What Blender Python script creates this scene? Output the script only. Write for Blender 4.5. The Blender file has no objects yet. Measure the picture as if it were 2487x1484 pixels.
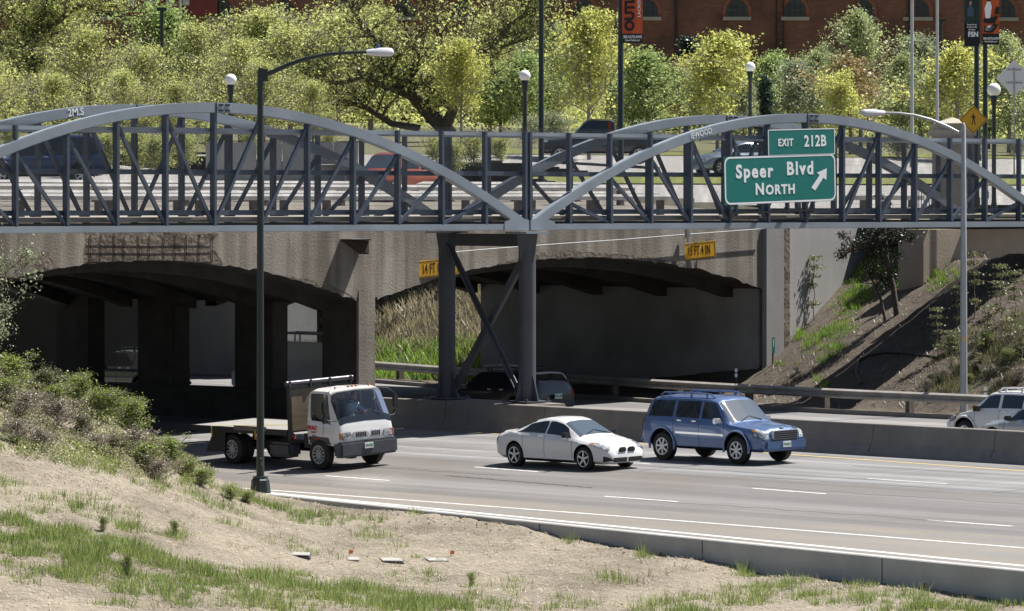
import bpy, bmesh, math, random
import numpy as np
from mathutils import Matrix, Vector, noise as mnoise
random.seed(11); RNG=np.random.default_rng(11)
R=math.radians
sc=bpy.context.scene; col=sc.collection
# ---------------------------------------------------------------- camera, world, sun, exposure
# site frame: X along the footbridge (away to the right), Y along the motorway (away to the left), Z up
PH=R(43.0); CP,SP=math.cos(PH),math.sin(PH)
CAM=np.array([-94.77,-100.95,7.1]); FPX=11000.0; YH=485.0; CX=1243.0
cd=bpy.data.cameras.new('camera'); cam=bpy.data.objects.new('camera',cd); col.objects.link(cam)
cam.location=CAM.tolist(); cam.rotation_euler=(R(90),0,-PH)
cd.sensor_width=36.0; cd.lens=36.0*FPX/2486.0; cd.shift_y=-(742.0-YH)/2486.0
cd.clip_start=1.0; cd.clip_end=3000.0
sc.camera=cam
sc.view_settings.view_transform='Standard'; sc.view_settings.look='None'
sc.view_settings.exposure=1.1; sc.view_settings.gamma=1.0
SUN=Vector((0.58,-0.13,1.0)).normalized()          # towards the sun
w=bpy.data.worlds.new('World'); sc.world=w; w.use_nodes=True
nt=w.node_tree; bg=nt.nodes['Background']
sky=nt.nodes.new('ShaderNodeTexSky'); sky.sky_type='NISHITA'; sky.sun_disc=False
sky.sun_elevation=math.asin(SUN.z); sky.sun_rotation=math.atan2(SUN.x,SUN.y)
nt.links.new(sky.outputs[0],bg.inputs[0]); bg.inputs[1].default_value=0.042
sd=bpy.data.lights.new('sun','SUN'); sd.energy=4.6; sd.angle=R(0.53); sd.color=(1.0,0.95,0.87)
so=bpy.data.objects.new('sun',sd); col.objects.link(so); so.location=(60,-10,90)
so.rotation_euler=SUN.to_track_quat('Z','Y').to_euler()

# ---------------------------------------------------------------- helpers
def ray(px,py):
    x=(px-CX)/FPX
    return np.array([x*CP+SP,-x*SP+CP,-(py-YH)/FPX])
def at_d(px,py,d): return CAM+d*ray(px,py)
def at_z(px,py,z): r=ray(px,py); return CAM+r*(z-CAM[2])/r[2]
def at_v(px,py,v): r=ray(px,py); return CAM+r*(v-CAM[1])/r[1]
def at_u(px,py,u): r=ray(px,py); return CAM+r*(u-CAM[0])/r[0]
def dep(u,v): return (u-CAM[0])*SP+(v-CAM[1])*CP
def lat(u,v): return (u-CAM[0])*CP-(v-CAM[1])*SP
def xd(x,d): return CAM[0]+x*CP+d*SP, CAM[1]-x*SP+d*CP
def pxl(p): return CX+FPX*lat(p[0],p[1])/dep(p[0],p[1]), YH-FPX*(p[2]-CAM[2])/dep(p[0],p[1])

def zroad(u):
    if u>-1.5: return 0.012*(u+1.5) if u<14 else .19
    if u>-9.6: return 0.02*(u+1.5)
    return -0.162+0.06*(u+9.6)
def on_road(px,py,dz=0.0):
    lo,hi=60.0,260.0
    r=ray(px,py)
    for _ in range(50):
        m=(lo+hi)/2; p=CAM+m*r
        if p[2]>zroad(p[0])+dz: lo=m
        else: hi=m
    return CAM+lo*r

def tag(o,label=None,cat=None,group=None,kind=None):
    if label: o['label']=label
    if cat: o['category']=cat
    if group: o['group']=group
    if kind: o['kind']=kind
    return o
def empty(name,loc=(0,0,0),rz=0.0):
    o=bpy.data.objects.new(name,None); col.objects.link(o); o.location=tuple(float(c) for c in loc)
    o.rotation_euler=(0,0,rz); o.empty_display_size=0.3
    return o
def thing(name,label,cat,loc=(0,0,0),rz=0.0,group=None):
    return tag(empty(name,loc,rz),label,cat,group)
def copy_tree(o,parent=None):
    c=o.copy(); col.objects.link(c)
    if parent is not None:
        c.parent=parent; c.matrix_parent_inverse=o.matrix_parent_inverse.copy()
    for ch in list(o.children): copy_tree(ch,c)
    return c

class MB:
    def __init__(s): s.v=[]; s.f=[]; s.sm=[]
    def add(s,vs,fs,smooth=False):
        b=len(s.v); s.v.extend([tuple(float(c) for c in p) for p in vs])
        for f in fs: s.f.append(tuple(b+i for i in f)); s.sm.append(smooth)
    def box(s,c,size,M=None,taper=1.0):
        x,y,z=[k/2 for k in size]; vs=[]
        for sz in (-1,1):
            t=taper if sz>0 else 1.0
            for sx,sy in ((-1,-1),(1,-1),(1,1),(-1,1)):
                p=Vector((sx*x*t,sy*y*t,sz*z))
                if M is not None: p=M@p
                vs.append((c[0]+p.x,c[1]+p.y,c[2]+p.z))
        s.add(vs,[(3,2,1,0),(4,5,6,7),(0,1,5,4),(1,2,6,5),(2,3,7,6),(3,0,4,7)])
    def bar(s,a,b,wd,ht,up=(0,0,1)):
        a=Vector(a); b=Vector(b); d=(b-a); L=d.length
        if L<1e-6: return
        d.normalize(); u=Vector(up)
        if abs(d.dot(u))>.99: u=Vector((0,1,0))
        sd_=d.cross(u).normalized(); uu=sd_.cross(d).normalized()
        vs=[]
        for p in (a,b):
            for i,j in ((-1,-1),(1,-1),(1,1),(-1,1)): vs.append(p+sd_*(i*wd/2)+uu*(j*ht/2))
        s.add(vs,[(3,2,1,0),(4,5,6,7),(0,1,5,4),(1,2,6,5),(2,3,7,6),(3,0,4,7)])
    def tube(s,pts,rad,n=8,cap=True,smooth=True):
        pts=[Vector(p) for p in pts]
        if not hasattr(rad,'__len__'): rad=[rad]*len(pts)
        rings=[]; prev=None
        for i,p in enumerate(pts):
            d=(pts[min(i+1,len(pts)-1)]-pts[max(i-1,0)])
            if d.length<1e-9: d=Vector((0,0,1))
            d.normalize()
            ref=prev if prev is not None else (Vector((1,0,0)) if abs(d.x)<.9 else Vector((0,1,0)))
            a=(ref-d*ref.dot(d))
            if a.length<1e-6: a=d.orthogonal()
            a.normalize(); prev=a; b=d.cross(a)
            rings.append([p+(a*math.cos(2*math.pi*k/n)+b*math.sin(2*math.pi*k/n))*rad[i] for k in range(n)])
        vs=[q for r_ in rings for q in r_]; fs=[]
        for i in range(len(pts)-1):
            for k in range(n):
                k2=(k+1)%n; fs.append((i*n+k,i*n+k2,(i+1)*n+k2,(i+1)*n+k))
        s.add(vs,fs,smooth)
        if cap:
            s.add(rings[0][::-1],[tuple(range(n))]); s.add(rings[-1],[tuple(range(n))])
    def lathe(s,prof,n=16,axis='z',c=(0,0,0),smooth=True):
        # prof: (radius, height)
        vs=[];fs=[]
        for r_,h in prof:
            for k in range(n):
                a=2*math.pi*k/n; x,y=r_*math.cos(a),r_*math.sin(a)
                if axis=='z': p=(x,y,h)
                elif axis=='y': p=(x,h,y)
                else: p=(h,x,y)
                vs.append((c[0]+p[0],c[1]+p[1],c[2]+p[2]))
        for i in range(len(prof)-1):
            for k in range(n):
                k2=(k+1)%n; fs.append((i*n+k,i*n+k2,(i+1)*n+k2,(i+1)*n+k))
        s.add(vs,fs,smooth)
    def ball(s,c,r_,n=20):
        prof=[(max(1e-4,r_*math.sin(math.pi*i/(n//2))),-r_*math.cos(math.pi*i/(n//2))) for i in range(n//2+1)]
        s.lathe(prof,n,'z',c)
    def poly(s,pts,ext=None):
        n=len(pts)
        if ext is None: s.add(pts,[tuple(range(n))]); return
        e=Vector(ext); p2=[tuple(Vector(p)+e) for p in pts]
        fs=[tuple(range(n))[::-1],tuple(range(n,2*n))]
        for i in range(n): j=(i+1)%n; fs.append((i,j,n+j,n+i))
        s.add(list(pts)+p2,fs)
    def build(s,name,mat,parent=None,bevel=0.0,fix=True):
        me=bpy.data.meshes.new(name); me.from_pydata(s.v,[],s.f)
        me.polygons.foreach_set('use_smooth',s.sm)
        if fix:
            bm=bmesh.new(); bm.from_mesh(me)
            bmesh.ops.recalc_face_normals(bm,faces=bm.faces)
            if bevel>0:
                es=[e for e in bm.edges if len(e.link_faces)==2 and e.calc_face_angle(0)>.6]
                bmesh.ops.bevel(bm,geom=es,offset=bevel,segments=2,affect='EDGES',clamp_overlap=True)
            for e in bm.edges:
                if len(e.link_faces)==2 and e.calc_face_angle(0)>.75: e.smooth=False
            bm.to_mesh(me); bm.free()
        if isinstance(mat,(list,tuple)):
            for m in mat: me.materials.append(m)
        else: me.materials.append(mat)
        o=bpy.data.objects.new(name,me); col.objects.link(o)
        if parent is not None: o.parent=parent
        return o
def struct(o): o['kind']='structure'; return o

# ---------------------------------------------------------------- materials
def lnk(nt,a,b): nt.links.new(a,b)
def mat(name,c,rough=.6,c2=None,scale=3.0,detail=4.0,bump=0.0,bscale=None,metal=0.0,spec=.5,coat=0.0,stretch=None,c3=None,scale3=.4,amt3=.5,island=0.0,lo=.35,hi=.65):
    m=bpy.data.materials.new(name); m.use_nodes=True; t=m.node_tree; p=t.nodes['Principled BSDF']
    p.inputs['Roughness'].default_value=rough; p.inputs['Metallic'].default_value=metal
    p.inputs['Specular IOR Level'].default_value=spec; p.inputs['Coat Weight'].default_value=coat
    if coat: p.inputs['Coat Roughness'].default_value=.03
    p.inputs['Base Color'].default_value=(*c,1)
    need=c2 is not None or bump>0 or c3 is not None or island>0
    if not need: return m
    tc=t.nodes.new('ShaderNodeTexCoord'); vec=tc.outputs['Object']
    if stretch:
        mp=t.nodes.new('ShaderNodeMapping'); mp.inputs['Scale'].default_value=stretch
        lnk(t,vec,mp.inputs[0]); vec=mp.outputs[0]
    cur=None
    if c2 is not None:
        n=t.nodes.new('ShaderNodeTexNoise'); n.inputs['Scale'].default_value=scale; n.inputs['Detail'].default_value=detail; n.inputs['Roughness'].default_value=.65
        lnk(t,vec,n.inputs['Vector'])
        r=t.nodes.new('ShaderNodeValToRGB'); r.color_ramp.elements[0].position=lo; r.color_ramp.elements[1].position=hi
        r.color_ramp.elements[0].color=(*c,1); r.color_ramp.elements[1].color=(*c2,1)
        lnk(t,n.outputs['Fac'],r.inputs[0]); cur=r.outputs[0]
    if c3 is not None:
        n=t.nodes.new('ShaderNodeTexNoise'); n.inputs['Scale'].default_value=scale3; n.inputs['Detail'].default_value=5
        lnk(t,tc.outputs['Object'],n.inputs['Vector'])
        r=t.nodes.new('ShaderNodeValToRGB'); r.color_ramp.elements[0].position=.42; r.color_ramp.elements[1].position=.68
        r.color_ramp.elements[0].color=(0,0,0,1); r.color_ramp.elements[1].color=(amt3,)*3+(1,)
        lnk(t,n.outputs['Fac'],r.inputs[0])
        mx=t.nodes.new('ShaderNodeMix'); mx.data_type='RGBA'; mx.inputs['B'].default_value=(*c3,1)
        lnk(t,r.outputs[0],mx.inputs['Factor'])
        if cur is None: mx.inputs['A'].default_value=(*c,1)
        else: lnk(t,cur,mx.inputs['A'])
        cur=mx.outputs['Result']
    if island>0:
        g=t.nodes.new('ShaderNodeNewGeometry'); h=t.nodes.new('ShaderNodeHueSaturation')
        a=t.nodes.new('ShaderNodeMapRange'); a.inputs['To Min'].default_value=1-island; a.inputs['To Max'].default_value=1+island
        lnk(t,g.outputs['Random Per Island'],a.inputs[0]); lnk(t,a.outputs[0],h.inputs['Value'])
        ml=t.nodes.new('ShaderNodeMath'); ml.operation='MULTIPLY'; ml.inputs[1].default_value=7.31
        fr=t.nodes.new('ShaderNodeMath'); fr.operation='FRACT'
        lnk(t,g.outputs['Random Per Island'],ml.inputs[0]); lnk(t,ml.outputs[0],fr.inputs[0])
        b=t.nodes.new('ShaderNodeMapRange'); b.inputs['To Min'].default_value=.485; b.inputs['To Max'].default_value=.515
        lnk(t,fr.outputs[0],b.inputs[0]); lnk(t,b.outputs[0],h.inputs['Hue'])
        if cur is None: h.inputs['Color'].default_value=(*c,1)
        else: lnk(t,cur,h.inputs['Color'])
        cur=h.outputs[0]
    if cur is not None: lnk(t,cur,p.inputs['Base Color'])
    if bump>0:
        n=t.nodes.new('ShaderNodeTexNoise'); n.inputs['Scale'].default_value=bscale or scale*4; n.inputs['Detail'].default_value=6
        lnk(t,vec,n.inputs['Vector']); b=t.nodes.new('ShaderNodeBump'); b.inputs['Strength'].default_value=bump; b.inputs['Distance'].default_value=.05
        lnk(t,n.outputs['Fac'],b.inputs['Height']); lnk(t,b.outputs[0],p.inputs['Normal'])
    return m
def leafmat(name,c,c2=None,island=.35,trans=.35):
    m=mat(name,c,rough=.45,c2=c2,scale=.6,detail=2,island=island,spec=.4)
    t=m.node_tree; p=t.nodes['Principled BSDF']; out=t.nodes['Material Output']
    tr=t.nodes.new('ShaderNodeBsdfTranslucent'); mx=t.nodes.new('ShaderNodeMixShader'); mx.inputs[0].default_value=trans
    l=p.inputs['Base Color'].links
    if l: lnk(t,l[0].from_socket,tr.inputs[0])
    else: tr.inputs[0].default_value=(*c,1)
    lnk(t,p.outputs[0],mx.inputs[1]); lnk(t,tr.outputs[0],mx.inputs[2]); lnk(t,mx.outputs[0],out.inputs[0])
    return m
def streak_concrete(name,c,c2,c3,bump=.25):
    # weathered concrete: blotches plus vertical run-down stains
    m=mat(name,c,.85,c2=c2,scale=.9,detail=8,bump=bump,bscale=14,c3=c3,scale3=.35,amt3=.75)
    t=m.node_tree; p=t.nodes['Principled BSDF']; src=p.inputs['Base Color'].links[0].from_socket
    tc=t.nodes.new('ShaderNodeTexCoord'); mp=t.nodes.new('ShaderNodeMapping'); mp.inputs['Scale'].default_value=(2.2,2.2,.12)
    n=t.nodes.new('ShaderNodeTexNoise'); n.inputs['Scale'].default_value=1.0; n.inputs['Detail'].default_value=6
    lnk(t,tc.outputs['Object'],mp.inputs[0]); lnk(t,mp.outputs[0],n.inputs['Vector'])
    r=t.nodes.new('ShaderNodeValToRGB'); r.color_ramp.elements[0].position=.40; r.color_ramp.elements[1].position=.62
    r.color_ramp.elements[0].color=(.66,.64,.62,1); r.color_ramp.elements[1].color=(1.08,1.08,1.08,1)
    lnk(t,n.outputs['Fac'],r.inputs[0])
    mx=t.nodes.new('ShaderNodeMix'); mx.data_type='RGBA'; mx.blend_type='MULTIPLY'; mx.inputs['Factor'].default_value=1.0
    lnk(t,src,mx.inputs['A']); lnk(t,r.outputs[0],mx.inputs['B']); lnk(t,mx.outputs['Result'],p.inputs['Base Color'])
    return m
M={}
M['steel']=mat('bridge_paint',(.225,.262,.305),.38,c2=(.28,.315,.36),scale=.7,bump=.03,bscale=8,spec=.45,c3=(.17,.18,.20),scale3=.5,amt3=.35)
M['steel_dark']=mat('shaded_bridge_paint',(.060,.076,.105),.45,c2=(.076,.094,.125),scale=1.5,bump=.03,spec=.4)  # arch paint again, darkened to carry the shade on the post sides
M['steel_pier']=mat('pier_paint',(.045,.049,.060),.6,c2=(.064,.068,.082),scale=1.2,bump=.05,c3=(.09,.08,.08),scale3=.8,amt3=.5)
M['asphalt_old']=mat('worn_pavement',(.20,.195,.195),.75,c2=(.25,.245,.24),scale=25,detail=6,bump=.15,bscale=90,c3=(.17,.165,.165),scale3=.25,amt3=.5,stretch=(1,.25,1))
M['concrete']=mat('barrier_concrete',(.235,.22,.20),.85,c2=(.185,.17,.155),scale=1.5,detail=7,bump=.15,bscale=20,c3=(.16,.14,.12),scale3=.9,amt3=.55)
M['concrete_new']=mat('wall_concrete',(.45,.45,.44),.85,c2=(.39,.39,.385),scale=1.3,detail=6,bump=.1,bscale=25,c3=(.26,.255,.25),scale3=.5,amt3=.5)
M['overpass']=streak_concrete('old_bridge_concrete',(.335,.31,.272),(.245,.225,.196),(.14,.124,.107))
M['wing']=mat('wing_wall_concrete',(.30,.30,.305),.9,c2=(.25,.25,.25),scale=.8,detail=7,bump=.12,bscale=15,c3=(.22,.215,.21),scale3=.5,amt3=.5,stretch=(1.5,1.5,.6))
M['shade_concrete']=mat('shade_darkened_concrete',(.032,.028,.025),.9,c2=(.055,.05,.045),scale=1.2,detail=6,bump=.2,bscale=12)  # concrete darkened to near black: the shade under the arches is in its colour
M['abut']=mat('dirty_abutment_concrete',(.32,.32,.325),.9,c2=(.25,.25,.25),scale=.8,detail=6,bump=.1,bscale=15,c3=(.14,.135,.13),scale3=.3,amt3=.6)
M['tanwall']=mat('tan_wall_concrete',(.36,.30,.24),.9,c2=(.31,.26,.21),scale=1.2,bump=.15,bscale=10)
M['spall']=mat('spalled_concrete',(.12,.10,.085),.95,c2=(.22,.19,.16),scale=3.5,detail=9,bump=.9,bscale=6,c3=(.06,.045,.035),scale3=1.2,amt3=.8)
M['rebar']=mat('rusty_bar',(.045,.03,.022),.9)
M['white']=mat('road_paint',(.66,.655,.64),.7,c2=(.40,.395,.385),scale=5,detail=8,lo=.42,hi=.7)
M['yellow']=mat('road_paint_yellow',(.62,.42,.10),.7,c2=(.5,.36,.14),scale=6)
M['galv']=mat('galvanised_steel',(.36,.37,.39),.45,c2=(.28,.28,.30),scale=2,metal=.55,spec=.5,bump=.05)
M['railgrey']=mat('weathered_zinc',(.37,.37,.37),.6,c2=(.29,.285,.28),scale=2.5,c3=(.28,.26,.24),scale3=.8,amt3=.4)
M['timber']=mat('weathered_timber',(.17,.14,.115),.9,c2=(.10,.085,.075),scale=4,bump=.2)
M['dgreen']=mat('dark_green_pole_paint',(.012,.021,.021),.42,spec=.5,c2=(.016,.026,.026),scale=2)
M['lgrey']=mat('light_grey_paint',(.42,.43,.44),.45,c2=(.36,.37,.38),scale=2,metal=.2)
M['lampgrey']=mat('lamp_head_paint',(.55,.55,.60),.4)
M['globe']=mat('white_acrylic_globe',(.86,.86,.84),.25,spec=.5)
M['black']=mat('black_plastic',(.012,.012,.013),.5)
M['rubber']=mat('tyre_rubber',(.012,.012,.012),.8,c2=(.02,.019,.018),scale=6)
M['chrome']=mat('chrome',(.72,.73,.75),.18,metal=.6)
M['alloy']=mat('alloy_wheel',(.66,.67,.69),.3,metal=.35)
M['lens']=mat('headlamp_lens',(.50,.52,.54),.08,c2=(.10,.105,.11),scale=11,spec=.9,coat=.7,metal=.25,lo=.45,hi=.6)
M['amber']=mat('amber_lens',(.50,.17,.04),.25)
M['red']=mat('red_lens',(.45,.02,.015),.2,coat=.5)
M['signgreen']=mat('sign_green',(.002,.155,.135),.5,c2=(.003,.175,.15),scale=1.5)
M['signwhite']=mat('sign_white',(.86,.86,.87),.5)
M['signyellow']=mat('sign_yellow',(.95,.50,.03),.5,c2=(.88,.45,.03),scale=2.5)
M['signblack']=mat('sign_black',(.012,.012,.012),.6)
M['barkd']=mat('dark_bark',(.06,.048,.038),.95,c2=(.12,.10,.085),scale=6,bump=.6,bscale=10)
M['barkg']=mat('grey_bark',(.20,.18,.155),.95,c2=(.30,.28,.25),scale=5,bump=.4)
M['twig']=mat('pale_twig',(.27,.24,.20),.9,c2=(.17,.15,.13),scale=3)
def glassmat(name,base,rough=.04,ior=1.9):
    m=mat(name,base,rough,spec=.8); p=m.node_tree.nodes['Principled BSDF']; p.inputs['IOR'].default_value=ior
    return m
M['glass']=glassmat('tinted_glass',(.010,.012,.014),ior=1.6)
M['wind']=glassmat('windscreen_glass',(.06,.08,.10),.05,ior=2.2)
def clearmat(name):
    m=bpy.data.materials.new(name); m.use_nodes=True; t=m.node_tree
    for n in list(t.nodes):
        if n.type!='OUTPUT_MATERIAL': t.nodes.remove(n)
    out=[n for n in t.nodes if n.type=='OUTPUT_MATERIAL'][0]
    tr=t.nodes.new('ShaderNodeBsdfTransparent'); tr.inputs[0].default_value=(.82,.88,.91,1)
    gl=t.nodes.new('ShaderNodeBsdfGlossy'); gl.inputs['Roughness'].default_value=.05
    fr=t.nodes.new('ShaderNodeFresnel'); fr.inputs['IOR'].default_value=1.33
    mx=t.nodes.new('ShaderNodeMixShader'); lnk(t,fr.outputs[0],mx.inputs[0]); lnk(t,tr.outputs[0],mx.inputs[1]); lnk(t,gl.outputs[0],mx.inputs[2])
    lnk(t,mx.outputs[0],out.inputs[0]); return m
M['clear']=clearmat('clear_windscreen')
def meshmat(name,cell=.05,wire=.13):
    # chain-link wire: two sets of diagonal wires, open between
    m=bpy.data.materials.new(name); m.use_nodes=True; t=m.node_tree; p=t.nodes['Principled BSDF']; out=t.nodes['Material Output']
    p.inputs['Base Color'].default_value=(.035,.038,.045,1); p.inputs['Roughness'].default_value=.6
    tc=t.nodes.new('ShaderNodeTexCoord'); sx=t.nodes.new('ShaderNodeSeparateXYZ'); lnk(t,tc.outputs['Object'],sx.inputs[0])
    res=[]
    for sg in (1,-1):
        a=t.nodes.new('ShaderNodeMath'); a.operation='MULTIPLY_ADD'; a.inputs[1].default_value=sg*.62; lnk(t,sx.outputs['Z'],a.inputs[0]); lnk(t,sx.outputs['X'],a.inputs[2])
        d=t.nodes.new('ShaderNodeMath'); d.operation='DIVIDE'; d.inputs[1].default_value=cell; lnk(t,a.outputs[0],d.inputs[0])
        f=t.nodes.new('ShaderNodeMath'); f.operation='FRACT'; lnk(t,d.outputs[0],f.inputs[0])
        l=t.nodes.new('ShaderNodeMath'); l.operation='LESS_THAN'; l.inputs[1].default_value=wire; lnk(t,f.outputs[0],l.inputs[0]); res.append(l)
    mxm=t.nodes.new('ShaderNodeMath'); mxm.operation='MAXIMUM'; lnk(t,res[0].outputs[0],mxm.inputs[0]); lnk(t,res[1].outputs[0],mxm.inputs[1])
    tr=t.nodes.new('ShaderNodeBsdfTransparent'); mx=t.nodes.new('ShaderNodeMixShader')
    lnk(t,mxm.outputs[0],mx.inputs[0]); lnk(t,tr.outputs[0],mx.inputs[1]); lnk(t,p.outputs[0],mx.inputs[2]); lnk(t,mx.outputs[0],out.inputs[0])
    return m
M['chain']=meshmat('chain_link_mesh')

def text_mesh(txt,size=1.0,sx=1.0,bold=0.0,ext=.004,align='CENTER',space=1.0):
    cu=bpy.data.curves.new('t','FONT'); cu.body=txt; cu.size=size; cu.align_x=align; cu.align_y='CENTER'; cu.offset=bold; cu.extrude=ext; cu.space_character=space
    cu.resolution_u=3
    o=bpy.data.objects.new('t',cu); col.objects.link(o)
    dg=bpy.context.evaluated_depsgraph_get(); dg.update()
    me=bpy.data.meshes.new_from_object(o.evaluated_get(dg)); bpy.data.objects.remove(o)
    for v in me.vertices: v.co.x*=sx
    return me
def lettering(name,txt,m,parent,loc,size,sx=1.0,bold=0.0,rot=(R(90),0,0),ext=.004,align='CENTER',space=1.0):
    me=text_mesh(txt,size,sx,bold,ext,align,space); me.materials.append(m)
    o=bpy.data.objects.new(name,me); col.objects.link(o); o.parent=parent; o.location=loc; o.rotation_euler=rot
    return o
# ---------------------------------------------------------------- motorway
def interp_line(pts,key=1):
    a=sorted([(p[key],p[1-key]) for p in pts]); xs=[q[0] for q in a]; ys=[q[1] for q in a]
    return lambda t: float(np.interp(t,xs,ys)) if xs[0]<=t<=xs[-1] else (ys[0]+(t-xs[0])*(ys[1]-ys[0])/(xs[1]-xs[0]) if t<xs[0] else ys[-1])
WT_PX=[(825,1223),(1029,1242),(1257,1268),(1482,1291),(1661,1306),(1865,1330),(2100,1355),(2486,1389)]
WB_PX=[(1233,1272),(1364,1305),(1482,1327),(1613,1349),(1651,1351),(1824,1384),(1996,1406),(2169,1424),(2486,1462)]
WT=[on_road(*p) for p in WT_PX]
_q=np.polyfit([p[1] for p in WT],[p[0] for p in WT],2)
def wall_u(v):
    if v>-10: v=-10
    return float(np.polyval(_q,max(v,-75)))
def sheet(name,m,u0f,u1f,vs,nu,zf,dz=0.0):
    mb=MB(); vv=[]
    for v in vs:
        a,b=u0f(v),u1f(v)
        for i in range(nu+1):
            u=a+(b-a)*i/nu; vv.append((u,v,zf(u)+dz))
    n=nu+1; fs=[(j*n+i,j*n+i+1,(j+1)*n+i+1,(j+1)*n+i) for j in range(len(vs)-1) for i in range(nu)]
    mb.add(vv,fs,True); return mb.build(name,m)
VS=[-90+i*1.5 for i in range(140)]
def road_mat(name,c,c2,tint,stripes):
    m=mat(name,c,.62,c2=c2,scale=34,detail=5,bump=.25,bscale=120,spec=.55,lo=.3,hi=.72)
    t=m.node_tree; p=t.nodes['Principled BSDF']; src=p.inputs['Base Color'].links[0].from_socket
    tc=t.nodes.new('ShaderNodeTexCoord')
    def noise(sc_,det):
        mp=t.nodes.new('ShaderNodeMapping'); mp.inputs['Scale'].default_value=sc_; n=t.nodes.new('ShaderNodeTexNoise'); n.inputs['Scale'].default_value=1; n.inputs['Detail'].default_value=det
        lnk(t,tc.outputs['Object'],mp.inputs[0]); lnk(t,mp.outputs[0],n.inputs['Vector']); return n.outputs['Fac']
    for sc_,det,a,b,mul in stripes:
        r=t.nodes.new('ShaderNodeValToRGB'); r.color_ramp.elements[0].position=a; r.color_ramp.elements[1].position=b
        r.color_ramp.elements[0].color=(*mul,1); r.color_ramp.elements[1].color=(1,1,1,1)
        lnk(t,noise(sc_,det),r.inputs[0])
        mx=t.nodes.new('ShaderNodeMix'); mx.data_type='RGBA'; mx.blend_type='MULTIPLY'; mx.inputs['Factor'].default_value=1
        lnk(t,src,mx.inputs['A']); lnk(t,r.outputs[0],mx.inputs['B']); src=mx.outputs['Result']
    lnk(t,src,p.inputs['Base Color']); return m
M['road_in']=road_mat('pale_worn_lanes',(.225,.223,.226),(.32,.318,.32),None,[((.55,.006,1),2,.42,.58,(.70,.70,.71)),((1.7,.012,1),3,.40,.60,(.84,.84,.85)),((.25,.2,1),5,.35,.65,(.82,.82,.81)),((9,.02,1),3,.3,.55,(.86,.85,.85)),((.06,1.2,1),3,.55,.6,(.9,.9,.9))])
M['road_out']=road_mat('dark_outer_lanes',(.155,.151,.15),(.25,.243,.237),None,[((.55,.006,1),2,.42,.58,(.70,.69,.69)),((1.7,.012,1),3,.40,.60,(.82,.82,.82)),((.2,.15,1),5,.35,.6,(.86,.80,.74)),((10,.02,1),3,.3,.55,(.85,.84,.83))])
M['road_sh']=road_mat('shoulder_pavement',(.14,.134,.128),(.215,.205,.193),None,[((.5,.05,1),4,.38,.6,(.85,.84,.82)),((1.5,.3,1),5,.4,.6,(1.15,1.08,.98))])
struct(sheet('highway_road',M['road_in'],lambda v:-9.6,lambda v:19.5,VS,24,zroad))
struct(sheet('outer_lane_road',M['road_out'],lambda v:-16.1,lambda v:-9.6,VS,8,zroad))
struct(sheet('road_shoulder',M['road_sh'],lambda v:wall_u(v)+.02 if v<-10 else -17.8,lambda v:-16.1,VS,3,zroad))
struct(sheet('subgrade_ground',M['road_sh'],lambda v:-140,lambda v:160,[-140+i*20 for i in range(14)],12,lambda u:-3.2))
def strip(mb,pts,wd,dz=.004):
    P=[Vector(p) for p in pts]; L=[];Rr=[]
    for i,p in enumerate(P):
        d=P[min(i+1,len(P)-1)]-P[max(i-1,0)]; n=Vector((-d.y,d.x,0)).normalized()*wd/2
        a=p+n; b=p-n; L.append((a.x,a.y,zroad(a.x)+dz)); Rr.append((b.x,b.y,zroad(b.x)+dz))
    k=len(P); mb.add(L+Rr,[(i,i+1,k+i+1,k+i) for i in range(k-1)])
def line_uv(f,v0,v1,n=40): return [(f(v0+(v1-v0)*i/n),v0+(v1-v0)*i/n,0) for i in range(n+1)]
def fitline(pxs,deg=1):
    q=[on_road(*p) for p in pxs]; k=np.polyfit([a[1] for a in q],[a[0] for a in q],deg); return lambda v: float(np.polyval(k,v))
edge1=fitline([(680,1192),(1170,1229),(1661,1265),(1983,1291),(2486,1331)],2)
edge2=fitline([(825,1213),(1205,1251),(1475,1277),(1661,1294),(1983,1325),(2272,1353),(2486,1375)],2)
lane1=fitline([(780,1156),(970,1168),(1470,1205),(1650,1218),(2243,1263),(2440,1277)])
lane2=fitline([(1150,1132),(1326,1150),(1800,1184),(2060,1203)])
lane3=fitline([(2105,1162),(2300,1175)])
yel=fitline([(2486,1142),(2006,1113),(1560,1077)])
mb=MB(); strip(mb,line_uv(edge1,-60,20),.10); struct(mb.build('edge_line_marking',M['white'],fix=False))
mb=MB(); strip(mb,line_uv(edge2,-50,-7),.16); struct(mb.build('gutter_line_marking',M['white'],fix=False))
mb=MB(); strip(mb,line_uv(yel,-60,40),.12); struct(mb.build('yellow_line_marking',M['yellow'],fix=False))
mb=MB()
va,vb=on_road(1470,1205)[1],on_road(1650,1218)[1]; per=(on_road(780,1156)[1]-on_road(2243,1263)[1])/2
for k in range(-3,5): strip(mb,line_uv(lane1,va+k*per,vb+k*per,4),.09)
vc,vd=on_road(1160,1133)[1],on_road(1345,1150)[1]
for k in range(-5,6):
    off=on_road(1920,1192)[1]-vc
    for o_ in (vc,): strip(mb,line_uv(lane2,o_+k*per,o_+k*per+(vb-va),4),.09)
ve,vf=on_road(2105,1162)[1],on_road(2300,1175)[1]
for k in range(-3,6): strip(mb,line_uv(lambda v: lane3(v) ,ve+k*per,vf+k*per,4),.09)
struct(mb.build('lane_dash_marking',M['white'],fix=False))
mb=MB(); strip(mb,line_uv(lambda v:5.4,-60,60),.12); 
struct(mb.build('far_lane_marking',M['white'],fix=False))
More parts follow.
